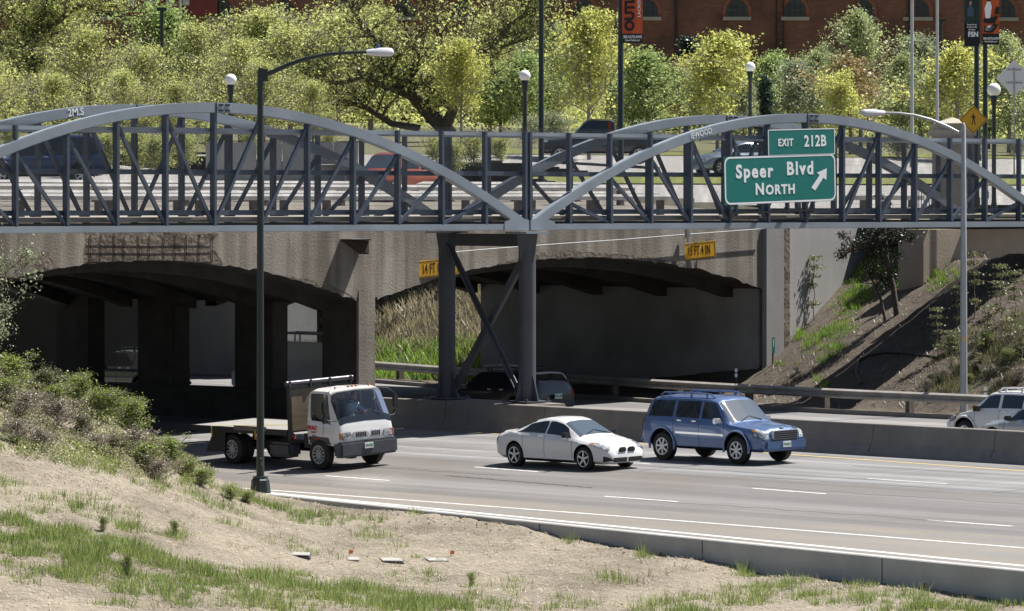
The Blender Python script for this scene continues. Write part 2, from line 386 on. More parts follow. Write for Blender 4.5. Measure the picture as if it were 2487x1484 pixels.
# tar seam between the pavements
mb=MB()
q0,q1=on_road(1084,1155),on_road(1440,1185)
pts=[(q0[0]+(q1[0]-q0[0])*i/60+random.uniform(-.035,.035),q0[1]+(q1[1]-q0[1])*i/60,0) for i in range(61)]
strip(mb,pts,.09); struct(mb.build('pavement_crack',M['rebar'],fix=False))
mb=MB()
for uu,v0_,L_ in ((-4.9,-34,16),(-8.2,-22,12),(-11.1,-38,18),(-12.0,-12,9),(-14.6,-30,11),(-6.6,-8,10),(-13.7,-44,9),(-9.3,-40,22)):
    strip(mb,[(uu+.18*mnoise.noise(Vector((k*.35,uu,2))),v0_+L_*k/40,0) for k in range(41)],.045)
for v0_ in (-27,-14.5,-39):
    strip(mb,[(-9.5+7.4*k/20,v0_+.10*mnoise.noise(Vector((k*.6,v0_,5))),0) for k in range(21)],.05)
struct(mb.build('sealed_crack_marking',mat('tar_sealant',(.075,.073,.072),.8),fix=False))
# concrete gutter pan on top of the near wall
def zpan(u): return zroad(u)+.008
vs=[v for v in VS if -60<v<-6]
struct(sheet('gutter_pan',M['road_sh'],lambda v:wall_u(v)+.1,lambda v:max(edge2(v)-.12,wall_u(v)+.15),vs,1,zpan))
# near retaining wall
nw=thing('retaining_wall','low pale concrete retaining wall holding up the road edge above the dirt','wall',(0,0,0))
mb=MB(); prof=[]
vs=[-75+i*1.0 for i in range(70)]
vv=[];fs=[]
for v in vs:
    u=wall_u(v); z=zroad(u)
    vv+= [(u,v,z-2.3),(u,v,z+.02),(u+.03,v,z+.045),(u+.24,v,z+.045),(u+.27,v,z-.3),(u+.27,v,z-2.3)]
n=6
for j in range(len(vs)-1):
    for i in range(5): fs.append((j*n+i,j*n+i+1,(j+1)*n+i+1,(j+1)*n+i))
mb.add(vv,fs); mb.build('wall',M['concrete_new'],nw)
for v in np.arange(-70,-8,6.1):
    mb=MB(); u=wall_u(v); mb.box((u-.004,v,zroad(u)-1.1),(.012,.025,2.2)); mb.build('joint',M['spall'],nw)
for px,py in ((1605,1334),(2243,1445)):
    mb=MB()
    q=on_road(px,py); v=[t for t in np.arange(-60,-8,.05)]; v=min(v,key=lambda t:abs(pxl((wall_u(t),t,-1))[0]-px))
    mb.box((wall_u(v)-.012,v,zroad(wall_u(v))-(.42 if px<2000 else .5)),(.03,.05,.12)); mb.build('paint_mark',M['red'],nw)

# median barrier
def bar_u(v): return -1.05-.034*(3.5-v)
def jersey(mb,vs,uf,zf,h=.87,flip=1):
    pr=[(0,-.2),(0,.0),(.05,.09),(.20,.34),(.29,h-.02),(.31,h),(.56,h),(.58,h-.02),(.67,.34),(.82,.09),(.87,0),(.87,-.2)]
    vv=[];fs=[];n=len(pr)
    for v in vs:
        for a,z in pr: vv.append((uf(v)+a,v,zf(v)+z))
    for j in range(len(vs)-1):
        for i in range(n-1): fs.append((j*n+i,j*n+i+1,(j+1)*n+i+1,(j+1)*n+i))
    mb.add(vv,fs)
md=thing('median_barrier','long stained concrete median barrier with sloping faces between the carriageways','barrier')
mb=MB(); vs=[-85+i*1.0 for i in range(93)]; jersey(mb,vs,bar_u,lambda v:zroad(bar_u(v))); mb.build('barrier_wall',M['concrete'],md)
for v in np.arange(-80,6,4.6): 
    mb=MB(); u=bar_u(v)
    mb.bar((u+.20,v,.33),(u+.287,v,.86),.02,.012,up=(0,1,0)); mb.bar((u+.04,v,.09),(u+.197,v,.34),.02,.012,up=(0,1,0)); mb.build('joint',M['spall'],md)
mb=MB()
mb.box((.05,1.9,.43),(1.5,5.6,.90)); mb.build('pedestal',M['concrete'],md,bevel=.04)

# far guardrail
def gr_u(v): return 13.7 if v<-2 else 13.7+5.6*min(1.25,((v+2)/31.0))**1.6
def wbeam(mb,path,zf,depth=.08):
    pr=[(0,-.155),(-depth,-.10),(-depth,-.06),(0,-.015),(0,.015),(-depth,.06),(-depth,.10),(0,.155),(.02,.155),(.02,-.155)]
    P=[Vector((p[0],p[1],0)) for p in path]; vv=[];fs=[];n=len(pr)
    for i,p in enumerate(P):
        d=P[min(i+1,len(P)-1)]-P[max(i-1,0)]; nn=Vector((d.y,-d.x,0)).normalized()
        if nn.x<0 and abs(nn.x)>.5: nn=-nn
        if abs(nn.x)<=.5 and nn.y<0: nn=-nn
        for a,z in pr: q=p+nn*a; vv.append((q.x,q.y,zf(p.x,p.y)+z))
    for j in range(len(P)-1):
        for i in range(n): fs.append((j*n+i,j*n+(i+1)%n,(j+1)*n+(i+1)%n,(j+1)*n+i))
    mb.add(vv,fs)
M['grail']=mat('guardrail_steel',(.42,.41,.39),.6,c2=(.31,.29,.265),scale=1.5,metal=.1,bump=.05)
gr=thing('guardrail','long weathered steel guardrail on posts along the far side of the motorway','guardrail')
mb=MB(); wbeam(mb,[(gr_u(v),v) for v in np.arange(-60,48,1.5)],lambda u,v:.78); mb.build('rail',M['grail'],gr)
for v in np.arange(-26,44,3.8):
    mb=MB(); mb.box((gr_u(v)+.16,v,.4),(.24,.17,1.0)); mb.build('post',M['timber'],gr)
# far kerb
struct(sheet('far_kerb',M['concrete'],lambda v:gr_u(v)-.95,lambda v:gr_u(v)-.75,[-80+i*1.5 for i in range(85)],1,lambda u:zroad(u)+.14))
mb=MB()
for v0 in np.arange(-80,46,1.5):
    a=gr_u(v0)-.95;b=gr_u(v0+1.5)-.95
    mb.add([(a,v0,.1),(b,v0+1.5,.1),(b,v0+1.5,.325),(a,v0,.325)],[(0,1,2,3)])
struct(mb.build('far_kerb_face',M['concrete']))

# ---------------------------------------------------------------- ground shapes
def tps_fit(pts):
    X=np.array([p[:2] for p in pts]); z=np.array([p[2] for p in pts]); n=len(X)
    r2=((X[:,None]-X[None])**2).sum(-1); K=np.where(r2>0,r2*np.log(r2+1e-12),0)*.5+np.eye(n)*1.5
    Pm=np.c_[np.ones(n),X]; A=np.block([[K,Pm],[Pm.T,np.zeros((3,3))]]); s_=np.linalg.solve(A,np.r_[z,0,0,0])
    def f(x,d):
        q=np.stack([np.asarray(x,float),np.asarray(d,float)],-1); r=((q[...,None,:]-X)**2).sum(-1)
        k=np.where(r>0,r*np.log(r+1e-12),0)*.5
        return k@s_[:n]+s_[n]+q@s_[n+1:]
    return f
ctl=[]
def cp(px,py,d): ctl.append(((px-CX)/FPX*d,d,7.1-(py-YH)*d/FPX))
for px,py in WB_PX:
    v=min(np.arange(-70,-8,.05),key=lambda t:abs(pxl((wall_u(t),t,-1))[0]-px)); cp(px,py,dep(wall_u(v),v)-.05)
v=min(np.arange(-70,-8,.05),key=lambda t:abs(pxl((wall_u(t),t,-1))[0]-1029)); cp(1029,1246,dep(wall_u(v),v)-.1)
v=min(np.arange(-70,-5,.05),key=lambda t:abs(pxl((wall_u(t),t,-1))[0]-825)); cp(825,1229,dep(wall_u(v),v)-.1)
for c_ in [(2700,1560,91),(2486,1500,95),(1850,1500,94),(1243,1500,92),(1243,1380,102.5),(600,1500,88),(600,1350,100),(620,1250,112),(640,1207,119.5),(740,1218,117.5),
    (0,1500,84),(0,1300,94),(0,1100,103),(0,1000,107),(0,925,111),(250,1005,112),(250,1150,103),(250,1320,94.5),(430,1115,115),(430,1200,108),(510,1172,117.5),
    (-250,1500,80),(-250,1200,95),(-250,870,112),(1850,1650,80),(800,1650,78),(0,1700,72)]: cp(*c_)
for px,d,z in [(0,118,2.3),(0,125,.2),(0,132,-1.2),(250,120,.7),(250,127,-1),(430,121,-.4),(430,127,-1.3),(510,123,-1),(-250,120,2.6),(-250,130,.3)]: ctl.append(((px-CX)/FPX*d,d,z))
tz=tps_fit(ctl)
def fz(x,d):
    z=float(tz(x,d)); u,v=xd(x,d)
    z+=.10*mnoise.noise(Vector((x*.55,d*.55,1)))+.045*mnoise.noise(Vector((x*1.9,d*1.9,4)))
    return z
def ground_z(x,d):
    z=fz(x,d); u,v=xd(x,d); uw=wall_u(v) if v<-10 else -17.75
    if u>uw+.16: z=min(z,zroad(u)-.55)
    elif u>uw-.5:
        if v>-12: z=min(z,zroad(u)+.25+ (uw-u)*1.2)
    return z
def dirt_mat(name,cs,green=None,scale=1.0,straw=True):
    m=mat(name,cs[0],.95,c2=cs[1],scale=5*scale,detail=10,bump=.7,bscale=18*scale,c3=cs[2],scale3=.35*scale,amt3=.8)
    t=m.node_tree; p=t.nodes['Principled BSDF']; src=p.inputs['Base Color'].links[0].from_socket
    tc=t.nodes.new('ShaderNodeTexCoord'); mp=t.nodes.new('ShaderNodeMapping'); mp.inputs['Scale'].default_value=(28*scale,9*scale,9*scale); mp.inputs['Rotation'].default_value=(0,0,R(35))
    n=t.nodes.new('ShaderNodeTexNoise'); n.inputs['Scale'].default_value=1.0; n.inputs['Detail'].default_value=6; n.inputs['Roughness'].default_value=.8
    lnk(t,tc.outputs['Object'],mp.inputs[0]); lnk(t,mp.outputs[0],n.inputs['Vector'])
    r=t.nodes.new('ShaderNodeValToRGB'); r.color_ramp.elements[0].position=.36; r.color_ramp.elements[1].position=.66
    r.color_ramp.elements[0].color=(.62,.6,.57,1); r.color_ramp.elements[1].color=(1.25,1.22,1.15,1)
    lnk(t,n.outputs['Fac'],r.inputs[0])
    mx=t.nodes.new('ShaderNodeMix'); mx.data_type='RGBA'; mx.blend_type='MULTIPLY'; mx.inputs['Factor'].default_value=1
    lnk(t,src,mx.inputs['A']); lnk(t,r.outputs[0],mx.inputs['B']); lnk(t,mx.outputs['Result'],p.inputs['Base Color'])
    return m
M['dirt']=dirt_mat('straw_littered_dirt',((.195,.172,.138),(.275,.248,.205),(.105,.088,.066)))
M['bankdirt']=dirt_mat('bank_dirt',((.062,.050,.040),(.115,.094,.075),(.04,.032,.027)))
nx,nd=210,190; vv=[];fs=[]
for j in range(nd+1):
    d=72+60*j/nd
    for i in range(nx+1):
        px=-330+3160*i/nx; x=(px-CX)/FPX*d; u,v=xd(x,d); vv.append((u,v,ground_z(x,d)))
n=nx+1; fs=[(j*n+i,j*n+i+1,(j+1)*n+i+1,(j+1)*n+i) for j in range(nd) for i in range(nx)]
mb=MB(); mb.add(vv,fs,True); struct(mb.build('foreground_ground',M['dirt'],fix=False))

# far bank behind the guardrail
def toe(v):
    if v<0: return 15.0+.02*v
    if v<8: return 15.0+.42*v
    return 18.36+(v-8)*.09
def bank_z(u,v):
    t=toe(v); h=max(0,(u-t))*.50; g=.16+.03*(u-14)
    z=g+h; 
    z=min(z,6.35)
    if v<6.6: z=min(z,max(4.0,5.25-.22*max(0.0,u-25.0)))
    return z+.10*mnoise.noise(Vector((u*.7,v*.7,2)))+.05*mnoise.noise(Vector((u*2.1,v*2.1,7)))
vv=[];us=np.arange(12.75,34,.35);vs=np.arange(-45,64,.5)
for v in vs:
    for u in us:
        g=gr_u(v)-.78
        z=bank_z(u,v) if u>g+.5 else (zroad(u)+.12 if u>g else zroad(u)-.3)
        vv.append((u,v,z))
n=len(us); fs=[(j*n+i,j*n+i+1,(j+1)*n+i+1,(j+1)*n+i) for j in range(len(vs)-1) for i in range(n-1)]
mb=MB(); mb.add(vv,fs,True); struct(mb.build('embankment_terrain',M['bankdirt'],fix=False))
# park ground beyond, rising away from the bridges
ZD=[130,150,160,175,188,210,250,320,420]; ZZ=[6.35,6.55,7.0,8.1,8.95,9.7,11.0,12.5,13.5]
def sdep(u,v): return dep(u,v)-max(0.0,lat(u,v))*.9
def zbg(u,v): return float(np.interp(sdep(u,v),ZD,ZZ))
M['park']=mat('park_grass',(.10,.13,.04),.95,c2=(.22,.19,.12),scale=.5,detail=8,bump=.5,c3=(.16,.15,.09),scale3=.15)
vv=[];idx={};fs=[]
us=np.arange(-150,181,3.0); vs=np.arange(5.5,330,3.0)
for j,v in enumerate(vs):
    for i,u in enumerate(us):
        vv.append((u,v,zbg(u,v)+.08*mnoise.noise(Vector((u*.2,v*.2,0)))-(.25 if sdep(u,v)<190 else 0)))
n=len(us)
for j in range(len(vs)-1):
    for i in range(n-1):
        u=us[i];v=vs[j]
        if v>59 or (u>=27 and not (21<v<33 and u<29)): fs.append((j*n+i,j*n+i+1,(j+1)*n+i+1,(j+1)*n+i))
mb=MB(); mb.add(vv,fs,True); struct(mb.build('park_ground',M['park'],fix=False))
def band(name,m,px0,px1,s0,s1,dz):
    mb=MB(); vv=[]; nx=110; ny=12
    for j in range(ny+1):
        for i in range(nx+1):
            px=px0+(px1-px0)*i/nx; d=(s0+(s1-s0)*j/ny)/(1-.9*max(0,px-CX)/FPX); x=(px-CX)/FPX*d; u,v=xd(x,d); vv.append((u,v,zbg(u,v)+dz))
    n=nx+1; fs=[]
    for j in range(ny):
        for i in range(nx):
            f=(j*n+i,j*n+i+1,(j+1)*n+i+1,(j+1)*n+i)
            if all((vv[k][1]>60 or vv[k][0]>22.5) and vv[k][1]>7.9+.105*vv[k][0] and not (22.6+.1*vv[k][0]<vv[k][1]<33.5 and vv[k][0]<28.5) for k in f): fs.append(f)
    mb.add(vv,fs,True)
    return struct(mb.build(name,m,fix=False))
M['cpave']=mat('boulevard_concrete',(.36,.35,.34),.8,c2=(.30,.29,.28),scale=1.2,detail=6)
M['lawn']=mat('verge_grass',(.13,.17,.03),.95,c2=(.20,.20,.06),scale=2,bump=.5)
band('boulevard_road',M['cpave'],1180,3500,140,168.5,.05)
band('verge_lawn',M['lawn'],1180,3500,168.5,173.0,.10)
band('park_street',M['cpave'],-300,3500,173,187.5,.05)
band('street_verge',M['lawn'],1180,3500,187.5,194,.08)
# ---------------------------------------------------------------- footbridge
SPAN=24.7; NP=14; DU=SPAN/NP; WID=3.65
ZB,ZC=6.17,6.36       # bottom chord
ZRAIL=9.10; ZMID=7.90
def arch_z(t): # t 0..1 along a span, centre line of the arch tube
    return 6.28+3.46*(1-(2*t-1)**2)
fb=thing('footbridge','blue grey steel footbridge with double arched trusses and mesh sides crossing the motorway','footbridge')
ends=[(-2*SPAN,-SPAN),(-SPAN,0),(0,SPAN),(SPAN,2*SPAN)]
AW,AH=.24,.30
for vy in (0,WID):
    for (u0,u1) in ends[1:3]:
        mb=MB(); vv=[];fs=[]; N=56; a=AW/2
        for i in range(N+1):
            t=i/N; u=u0+.10+(u1-u0-.20)*t; z=arch_z(t); dz=3.46*(-4)*(2*t-1)/(u1-u0); nrm=Vector((-dz,0,1)).normalized()
            for sy,sn in ((-1,-1),(-1,1),(1,1),(1,-1)): vv.append((u+nrm.x*sn*AH/2,vy+sy*a,z+nrm.z*sn*AH/2))
        for i in range(N):
            for k in range(4): k2=(k+1)%4; fs.append((i*4+k,i*4+k2,i*4+4+k2,i*4+4+k))
        fs+=[(0,1,2,3),(N*4+3,N*4+2,N*4+1,N*4)]
        mb.add(vv,fs); ar=mb.build('arch',M['steel'],fb,bevel=.018)
        # splice plate with bolts at the crown
        mb=MB(); uc=(u0+u1)/2; mb.box((uc+.28,vy-a-.006,arch_z(.5)),(.50,.012,.24)); mb.build('splice_plate',M['steel'],ar)
        for s_ in (0,1):
            for kz in (-.08,.08):
                mb=MB(); mb.box((uc+.17+s_*.24,vy-a-.02,arch_z(.5)+kz),(.17,.02,.05)); mb.build('bolt_row',M['black'],ar)
        mb=MB(); mb.box((uc+.0,vy-a-.004,arch_z(.5)),(.035,.012,.29)); mb.build('splice_edge',M['black'],ar)
    for (u0,u1) in ends[1:3]:
        mb=MB(); mb.box(((u0+u1)/2,vy,(ZB+ZC)/2),(u1-u0-.06,.22,ZC-ZB)); mb.build('bottom_chord',M['steel'],fb,bevel=.012)
        for sg,ue in ((1,u0),(-1,u1)):
            mb=MB(); mb.poly([(ue+sg*.04,vy-.125,ZB+.0),(ue+sg*1.05,vy-.125,ZB),(ue+sg*1.05,vy-.125,ZC+.06),(ue+sg*.5,vy-.125,ZC+.22),(ue+sg*.04,vy-.125,ZC+.12)],(0,.012,0)); mb.build('gusset',M['steel'],fb)
    for s_,(u0,u1) in enumerate(ends[1:3]):
        for k in range(0,NP+1):
            u=u0+k*DU; z1=arch_z(k/NP)-AH/2
            if 0<k<NP:
                mb=MB(); mb.box((u,vy,(ZC+z1)/2),(.088,.215,z1-ZC)); mb.build('post',M['steel_dark'],fb)
            # upper fence posts where the arch is below the top rail
            za=arch_z(k/NP)+AH/2 if 0<k<NP else ZC+.0
            if za<ZRAIL-.15 and (k>0 or s_==0 or True):
                uu=u+(.10 if k==0 else -.10 if k==NP else 0)
                mb=MB(); mb.box((uu,vy,(za+ZRAIL+.06)/2),(.085,.16,ZRAIL+.06-za)); mb.build('fence_post',M['steel_dark'],fb)
        for k in range(NP):
            ua=u0+k*DU; ub_=ua+DU
            if k==0 : continue
            if k==NP-1: continue
            if k<NP/2: a=(ua,vy,arch_z(k/NP)-AH/2-.05); b=(ub_-.03,vy,ZC+.02)
            else: a=(ua+.03,vy,ZC+.02); b=(ub_,vy,arch_z((k+1)/NP)-AH/2-.05)
            if (s_==0 and ua<-23.2) : pass
            # photo: diagonals fall towards the middle of each span
            mb=MB(); mb.bar(a,b,.095,.10); mb.build('diagonal',M['steel_dark'],fb)
    vi=vy+.17 if vy==0 else vy-.17
    for nm,z,h in (('top_rail',ZRAIL,.11),('middle_rail',ZMID,.12),('lower_rail',6.72,.14)):
        mb=MB(); mb.box((0,vi,z),(2*SPAN+6,.09,h)); mb.build(nm,M['steel_dark' if nm!='top_rail' else 'steel'],fb)
    mb=MB(); vm=vi+(.055 if vy==0 else -.055); mb.add([(-27,vm,6.78),(27,vm,6.78),(27,vm,ZRAIL+.20),(-27,vm,ZRAIL+.20)],[(0,1,2,3)]); mb.build('chain_link_screen',M['chain'],fb,fix=False)
mb=MB(); mb.box((0,WID/2,6.53),(2*SPAN+5,WID-.5,.14)); mb.build('deck',M['concrete'],fb)
for k in range(-NP,NP+1):
    mb=MB(); mb.box((k*DU,WID/2,6.30),(.12,WID-.2,.24)); mb.build('floor_beam',M['steel_dark'],fb)
# scratched lettering on the arches
def arch_rot(t): return math.atan(3.46*(-4)*(2*t-1)/SPAN)
me=lettering('graffiti','IEWOOD',M['signwhite'],fb,(7.45,-.128,arch_z(7.45/SPAN)),.26,.9,0,(R(90),-arch_rot(7.45/SPAN),0),.002)
me=lettering('graffiti','2M.S',M['signwhite'],fb,(-14.6,WID-.128,arch_z(1-14.6/SPAN)),.30,1.0,.004,(R(90),-arch_rot(1-14.6/SPAN),0),.002)
# pier
pr_=thing('bridge_pier','dark steel pier of two round columns with crossed braces under the footbridge','bridge pier')
for vy in (0,WID):
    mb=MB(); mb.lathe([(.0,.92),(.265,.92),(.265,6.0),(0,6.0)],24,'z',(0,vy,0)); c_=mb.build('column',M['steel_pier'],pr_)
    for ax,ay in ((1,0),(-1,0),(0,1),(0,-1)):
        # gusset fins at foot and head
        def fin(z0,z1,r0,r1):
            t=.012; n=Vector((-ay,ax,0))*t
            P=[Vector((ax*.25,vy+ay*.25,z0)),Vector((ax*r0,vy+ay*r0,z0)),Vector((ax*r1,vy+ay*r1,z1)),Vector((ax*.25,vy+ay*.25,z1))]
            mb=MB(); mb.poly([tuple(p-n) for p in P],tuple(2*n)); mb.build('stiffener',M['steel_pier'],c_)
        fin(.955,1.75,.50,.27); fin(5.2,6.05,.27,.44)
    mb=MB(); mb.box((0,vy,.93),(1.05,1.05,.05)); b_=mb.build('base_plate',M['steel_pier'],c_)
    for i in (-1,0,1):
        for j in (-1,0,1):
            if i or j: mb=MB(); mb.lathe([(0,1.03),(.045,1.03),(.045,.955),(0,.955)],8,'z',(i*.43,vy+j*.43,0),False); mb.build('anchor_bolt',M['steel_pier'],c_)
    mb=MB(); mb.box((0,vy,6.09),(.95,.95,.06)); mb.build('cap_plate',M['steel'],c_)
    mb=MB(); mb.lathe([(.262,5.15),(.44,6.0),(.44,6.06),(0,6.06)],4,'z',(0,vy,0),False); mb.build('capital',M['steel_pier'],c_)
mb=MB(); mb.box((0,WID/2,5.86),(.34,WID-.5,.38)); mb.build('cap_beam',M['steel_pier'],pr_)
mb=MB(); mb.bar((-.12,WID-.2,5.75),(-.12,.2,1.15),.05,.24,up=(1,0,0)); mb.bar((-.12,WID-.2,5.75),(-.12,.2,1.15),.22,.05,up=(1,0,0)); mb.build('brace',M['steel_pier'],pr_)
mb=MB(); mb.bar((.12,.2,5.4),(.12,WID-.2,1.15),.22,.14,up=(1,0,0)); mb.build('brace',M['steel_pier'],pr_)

# ---------------------------------------------------------------- old concrete overpass
RHO=R(6.0)
ov=thing('concrete_overpass','old concrete road overpass with shallow arches, spalled face and row of median pillars','overpass',(0,7.3,0),RHO)
OVD=15.8; OT=6.40
M['deckpave']=mat('deck_pavement',(.22,.195,.165),.9,c2=(.15,.135,.118),scale=1.5,detail=7,c3=(.30,.28,.25),scale3=.4,amt3=.6)
def soff_r(U): return 3.95+1.20*(1-((U-10.4)/9.9)**2)
def soff_l(U): return 3.80+1.45*(1-((U+10.0)/9.7)**2)
def spandrel(name,U0,U1,sf,jag):
    mb=MB(); N=90; top=[];bot=[];topb=[];botb=[]
    for i in range(N+1):
        U=U0+(U1-U0)*i/N; z=sf(U)
        zj=z+(jag*max(0,mnoise.noise(Vector((U*1.1,0,3)))+.15)+jag*.5*mnoise.noise(Vector((U*4.3,0,9))) if 0<i<N else 0)
        top.append((U,0,OT));bot.append((U,0,zj));topb.append((U,OVD,OT));botb.append((U,.5,z+.02))
    n=N+1
    bb=[(b[0],OVD,b[2]) for b in botb]
    vs=top+bot+botb+bb+topb; fs=[]
    for i in range(N):
        for k in range(4): fs.append((k*n+i,k*n+i+1,(k+1)*n+i+1,(k+1)*n+i))
        fs.append((4*n+i,4*n+i+1,i+1,i))
    mb.add(vs,fs); o=mb.build(name,[M['overpass'],M['shade_concrete']],ov)
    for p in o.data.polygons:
        if p.normal.z<-.3: p.material_index=1  # undersides take the concrete with shade painted in
    return o
sr=spandrel('arch_span',.35,20.3,soff_r,.12)
sl=spandrel('arch_span',-19.6,-.62,soff_l,.16)
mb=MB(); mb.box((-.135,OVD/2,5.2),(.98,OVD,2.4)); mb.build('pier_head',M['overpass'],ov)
mb=MB(); mb.box((-.15,.03,2.1),(.80,.10,4.25)); mb.build('pillar_face',M['overpass'],ov,bevel=.02)  # added slab: keeps the sunlit pillar side paler than the shade-darkened rest
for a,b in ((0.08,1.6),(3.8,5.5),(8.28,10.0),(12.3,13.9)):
    mb=MB(); mb.box((-.15,(a+b)/2,2.1),(.76,b-a,4.25)); mb.build('pillar',M['shade_concrete'],ov,bevel=.03)
mb=MB(); mb.box((-.15,OVD/2+.6,.46),(1.1,OVD+1.2,1.05)); mb.build('pillar_base_wall',M['shade_concrete'],ov)
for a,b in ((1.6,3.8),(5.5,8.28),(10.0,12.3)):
    mb=MB(); mb.box((-.15,(a+b)/2,4.06),(.74,b-a,.5)); mb.build('lintel',M['shade_concrete'],ov)
# abutment and wing wall on the far side
mb=MB(); mb.box((21.15,6.7,2.6),(1.7,13.0,7.5)); mb.build('abutment',M['abut'],ov)
mb=MB(); mb.box((20.86,-.03,2.6),(1.10,.2,7.5)); mb.build('end_pilaster',M['wing'],ov,bevel=.05)
mb=MB(); mb.box((21.62,.12,2.6),(.42,.3,7.5)); mb.build('expansion_joint',M['spall'],ov)
mb=MB(); mb.box((6.3,.25,2.6),(12.6,.5,7.5)); o=mb.build('wing_wall',M['wing'],ov); o.location=(21.83,.04,0); o.rotation_euler=(0,0,R(9))
mb=MB(); mb.box((-20.4,OVD/2,2.6),(1.6,OVD,7.5)); mb.build('abutment',M['wing'],ov)
mb=MB(); mb.poly([(-21.5,.05,OT+.1),(21.9,.05,OT+.1),(21.9,OVD,7.6),(-21.5,OVD,7.6)],(0,0,-.09)); mb.poly([(-21.5,OVD,OT),(21.9,OVD,OT),(21.9,OVD,7.6),(-21.5,OVD,7.6)],(0,-.3,0)); mb.build('deck',M['deckpave'],ov)
for V in (1.5,4.5,7.5,10.5,13.5):
    for sf,U0,U1 in ((soff_r,.4,20.2),(soff_l,-19.5,-.5)):
        mb=MB(); vv=[];fs=[];N=24
        for i in range(N+1):
            U=U0+(U1-U0)*i/N; z=sf(U)
            for a,b in ((-.25,z+.1),(-.25,z-.32),(.25,z-.32),(.25,z+.1)): vv.append((U,V+a,b))
        for i in range(N):
            for k in range(3): fs.append((i*4+k,i*4+k+1,i*4+5+k,i*4+4+k))
        mb.add(vv,fs); mb.build('girder',M['shade_concrete'],ov)
# spalled areas with exposed bars, proud of the face by a few millimetres
def spall_patch(outline,name='spalled_patch',dz=-.004):
    mb=MB(); mb.poly([(U,dz,z) for U,z in outline]); return mb.build(name,M['spall'],ov)
def facept(px,py):
    # image position on the overpass face -> local (U,z)
    c_,s_=math.cos(RHO),math.sin(RHO); r=ray(px,py); n=np.array([-s_,c_]); o=np.array([0,7.3])
    k=((o-CAM[:2])@n)/(r[:2]@n); p=CAM+k*r; q=p[:2]-o
    return q@np.array([c_,s_]), p[2]
def rough(pts,amp=.06,sub=5):
    out=[]
    for i in range(len(pts)):
        a=pts[i];b=pts[(i+1)%len(pts)]
        for k in range(sub):
            t=k/sub; U,z=facept(a[0]+(b[0]-a[0])*t,a[1]+(b[1]-a[1])*t)
            out.append((U+random.uniform(-amp,amp),z+random.uniform(-amp,amp)*.6))
    return out
def clip_soff(pts):
    o=[]
    for U,z in pts:
        s_=soff_r(U) if U>0 else soff_l(U); o.append((U,max(z,s_+.03)))
    return o
spall_patch(clip_soff(rough([(206,566),(206,656),(260,652),(420,650),(540,660),(560,662),(540,640),(525,610),(480,605),(520,580),(530,566)])))
spall_patch(clip_soff(rough([(80,668),(84,640),(105,605),(118,612),(128,640),(150,655),(160,664)],.04,3)))
spall_patch(clip_soff(rough([(1150,664),(1300,632),(1420,626),(1560,640),(1640,655),(1690,668),(1660,640),(1560,622),(1430,612),(1300,612)],.05,4)))
spall_patch(clip_soff(rough([(1700,676),(1745,668),(1790,690),(1730,684)],.03,2)))
spall_patch(clip_soff(rough([(560,664),(700,680),(830,712),(866,726),(800,690),(680,668)],.05,4)))
bars=MB()
for i in range(11):
    px=214+i*30+random.uniform(-6,6)
    U,z0=facept(px,570); _,z1=facept(px,648); s_=soff_l(U); jx=random.uniform(-.05,.05)
    bars.tube([(U+jx,-.02,z0),(U+jx+random.uniform(-.04,.04),-.025,(z0+z1)/2),(U+jx,-.02,max(z1,s_+.08))],.010,5)
for py in (588,606,628,644):
    a=facept(212,py);b=facept(515,py)
    if py<640: bars.tube([(a[0],-.03,a[1]),((a[0]+b[0])/2,-.03,(a[1]+b[1])/2-.02),(b[0],-.03,b[1])],.008,5)
bars.build('exposed_rebar',M['rebar'],ov)
# steel bracket on the face
br=thing('wall_bracket','small dark steel bracket box fixed on the overpass face beside the lamp pole','bracket')
U,z=facept(850,590)
c_,s_=math.cos(RHO),math.sin(RHO)
def face_world(U,V,z):
    a,b=math.cos(RHO),math.sin(RHO); return (U*a-V*b,7.3+U*b+V*a,z)
br.location=face_world(U,0,z); br.rotation_euler=(0,0,RHO)
mb=MB(); mb.box((0,-.25,.10),(.9,.5,.03)); mb.poly([(-.43,-.01,.08),(.43,-.01,.08),(.43,-.01,-.36)],(0,-.4,0)); mb.build('bracket_plate',M['rebar'],br)
mb=MB(); mb.box((0,-.27,.125),(.92,.52,.015)); mb.build('bracket_top',M['galv'],br)
# clearance signs on the face
def face_sign(px,py,wpx,hpx,txt,label,roll,sx=.55,cut=None):
    U,z=facept(px,py); p=face_world(U,-.12,z); d=dep(p[0],p[1])
    th=thing('clearance_sign',label,'road sign',p,RHO-R(12)); wd=wpx/(FPX/d)/math.cos(R(37)); h=hpx/(FPX/d)
    th.rotation_euler=(0,R(-roll),RHO-R(12))
    mb=MB(); mb.box((0,0,0),(wd,.02,h)); pn=mb.build('sign_panel',M['signyellow'],th)
    mb=MB(); t=.014
    for sx_ in (-1,1): mb.box((sx_*(wd/2-.03),-.0115,0),(t,.005,h-.06))
    for sz in (-1,1): mb.box((0,-.0115,sz*(h/2-.03)),(wd-.06-t,.005,t))
    mb.build('border',M['signblack'],pn)
    lettering('lettering',txt,M['signblack'],pn,(0,-.012,-.01),h*.84,sx*.95,.003,space=1.1)
    mb=MB(); mb.bar((-wd*.3,.06,0),(-wd*.3,.06,h*.62),.03,.05); mb.bar((wd*.3,.06,0),(wd*.3,.06,h*.62),.03,.05); mb.build('hanger',M['galv'],th)
    return th
face_sign(1690,608,84,39,'15 FT 4 IN','yellow clearance sign reading 15 FT 4 IN at the right end of the overpass face',4.5,.47)
face_sign(1049,651,112,40,'14 FT 8 IN','yellow clearance sign reading 14 FT 8 partly hidden by the bridge column',4.5,.50)
cb=thing('conduit','pale thin conduit slung across the overpass face above the clearance signs','cable')
def cpt(px,py,off=-.16): U,z=facept(px,py); return face_world(U,off,z)
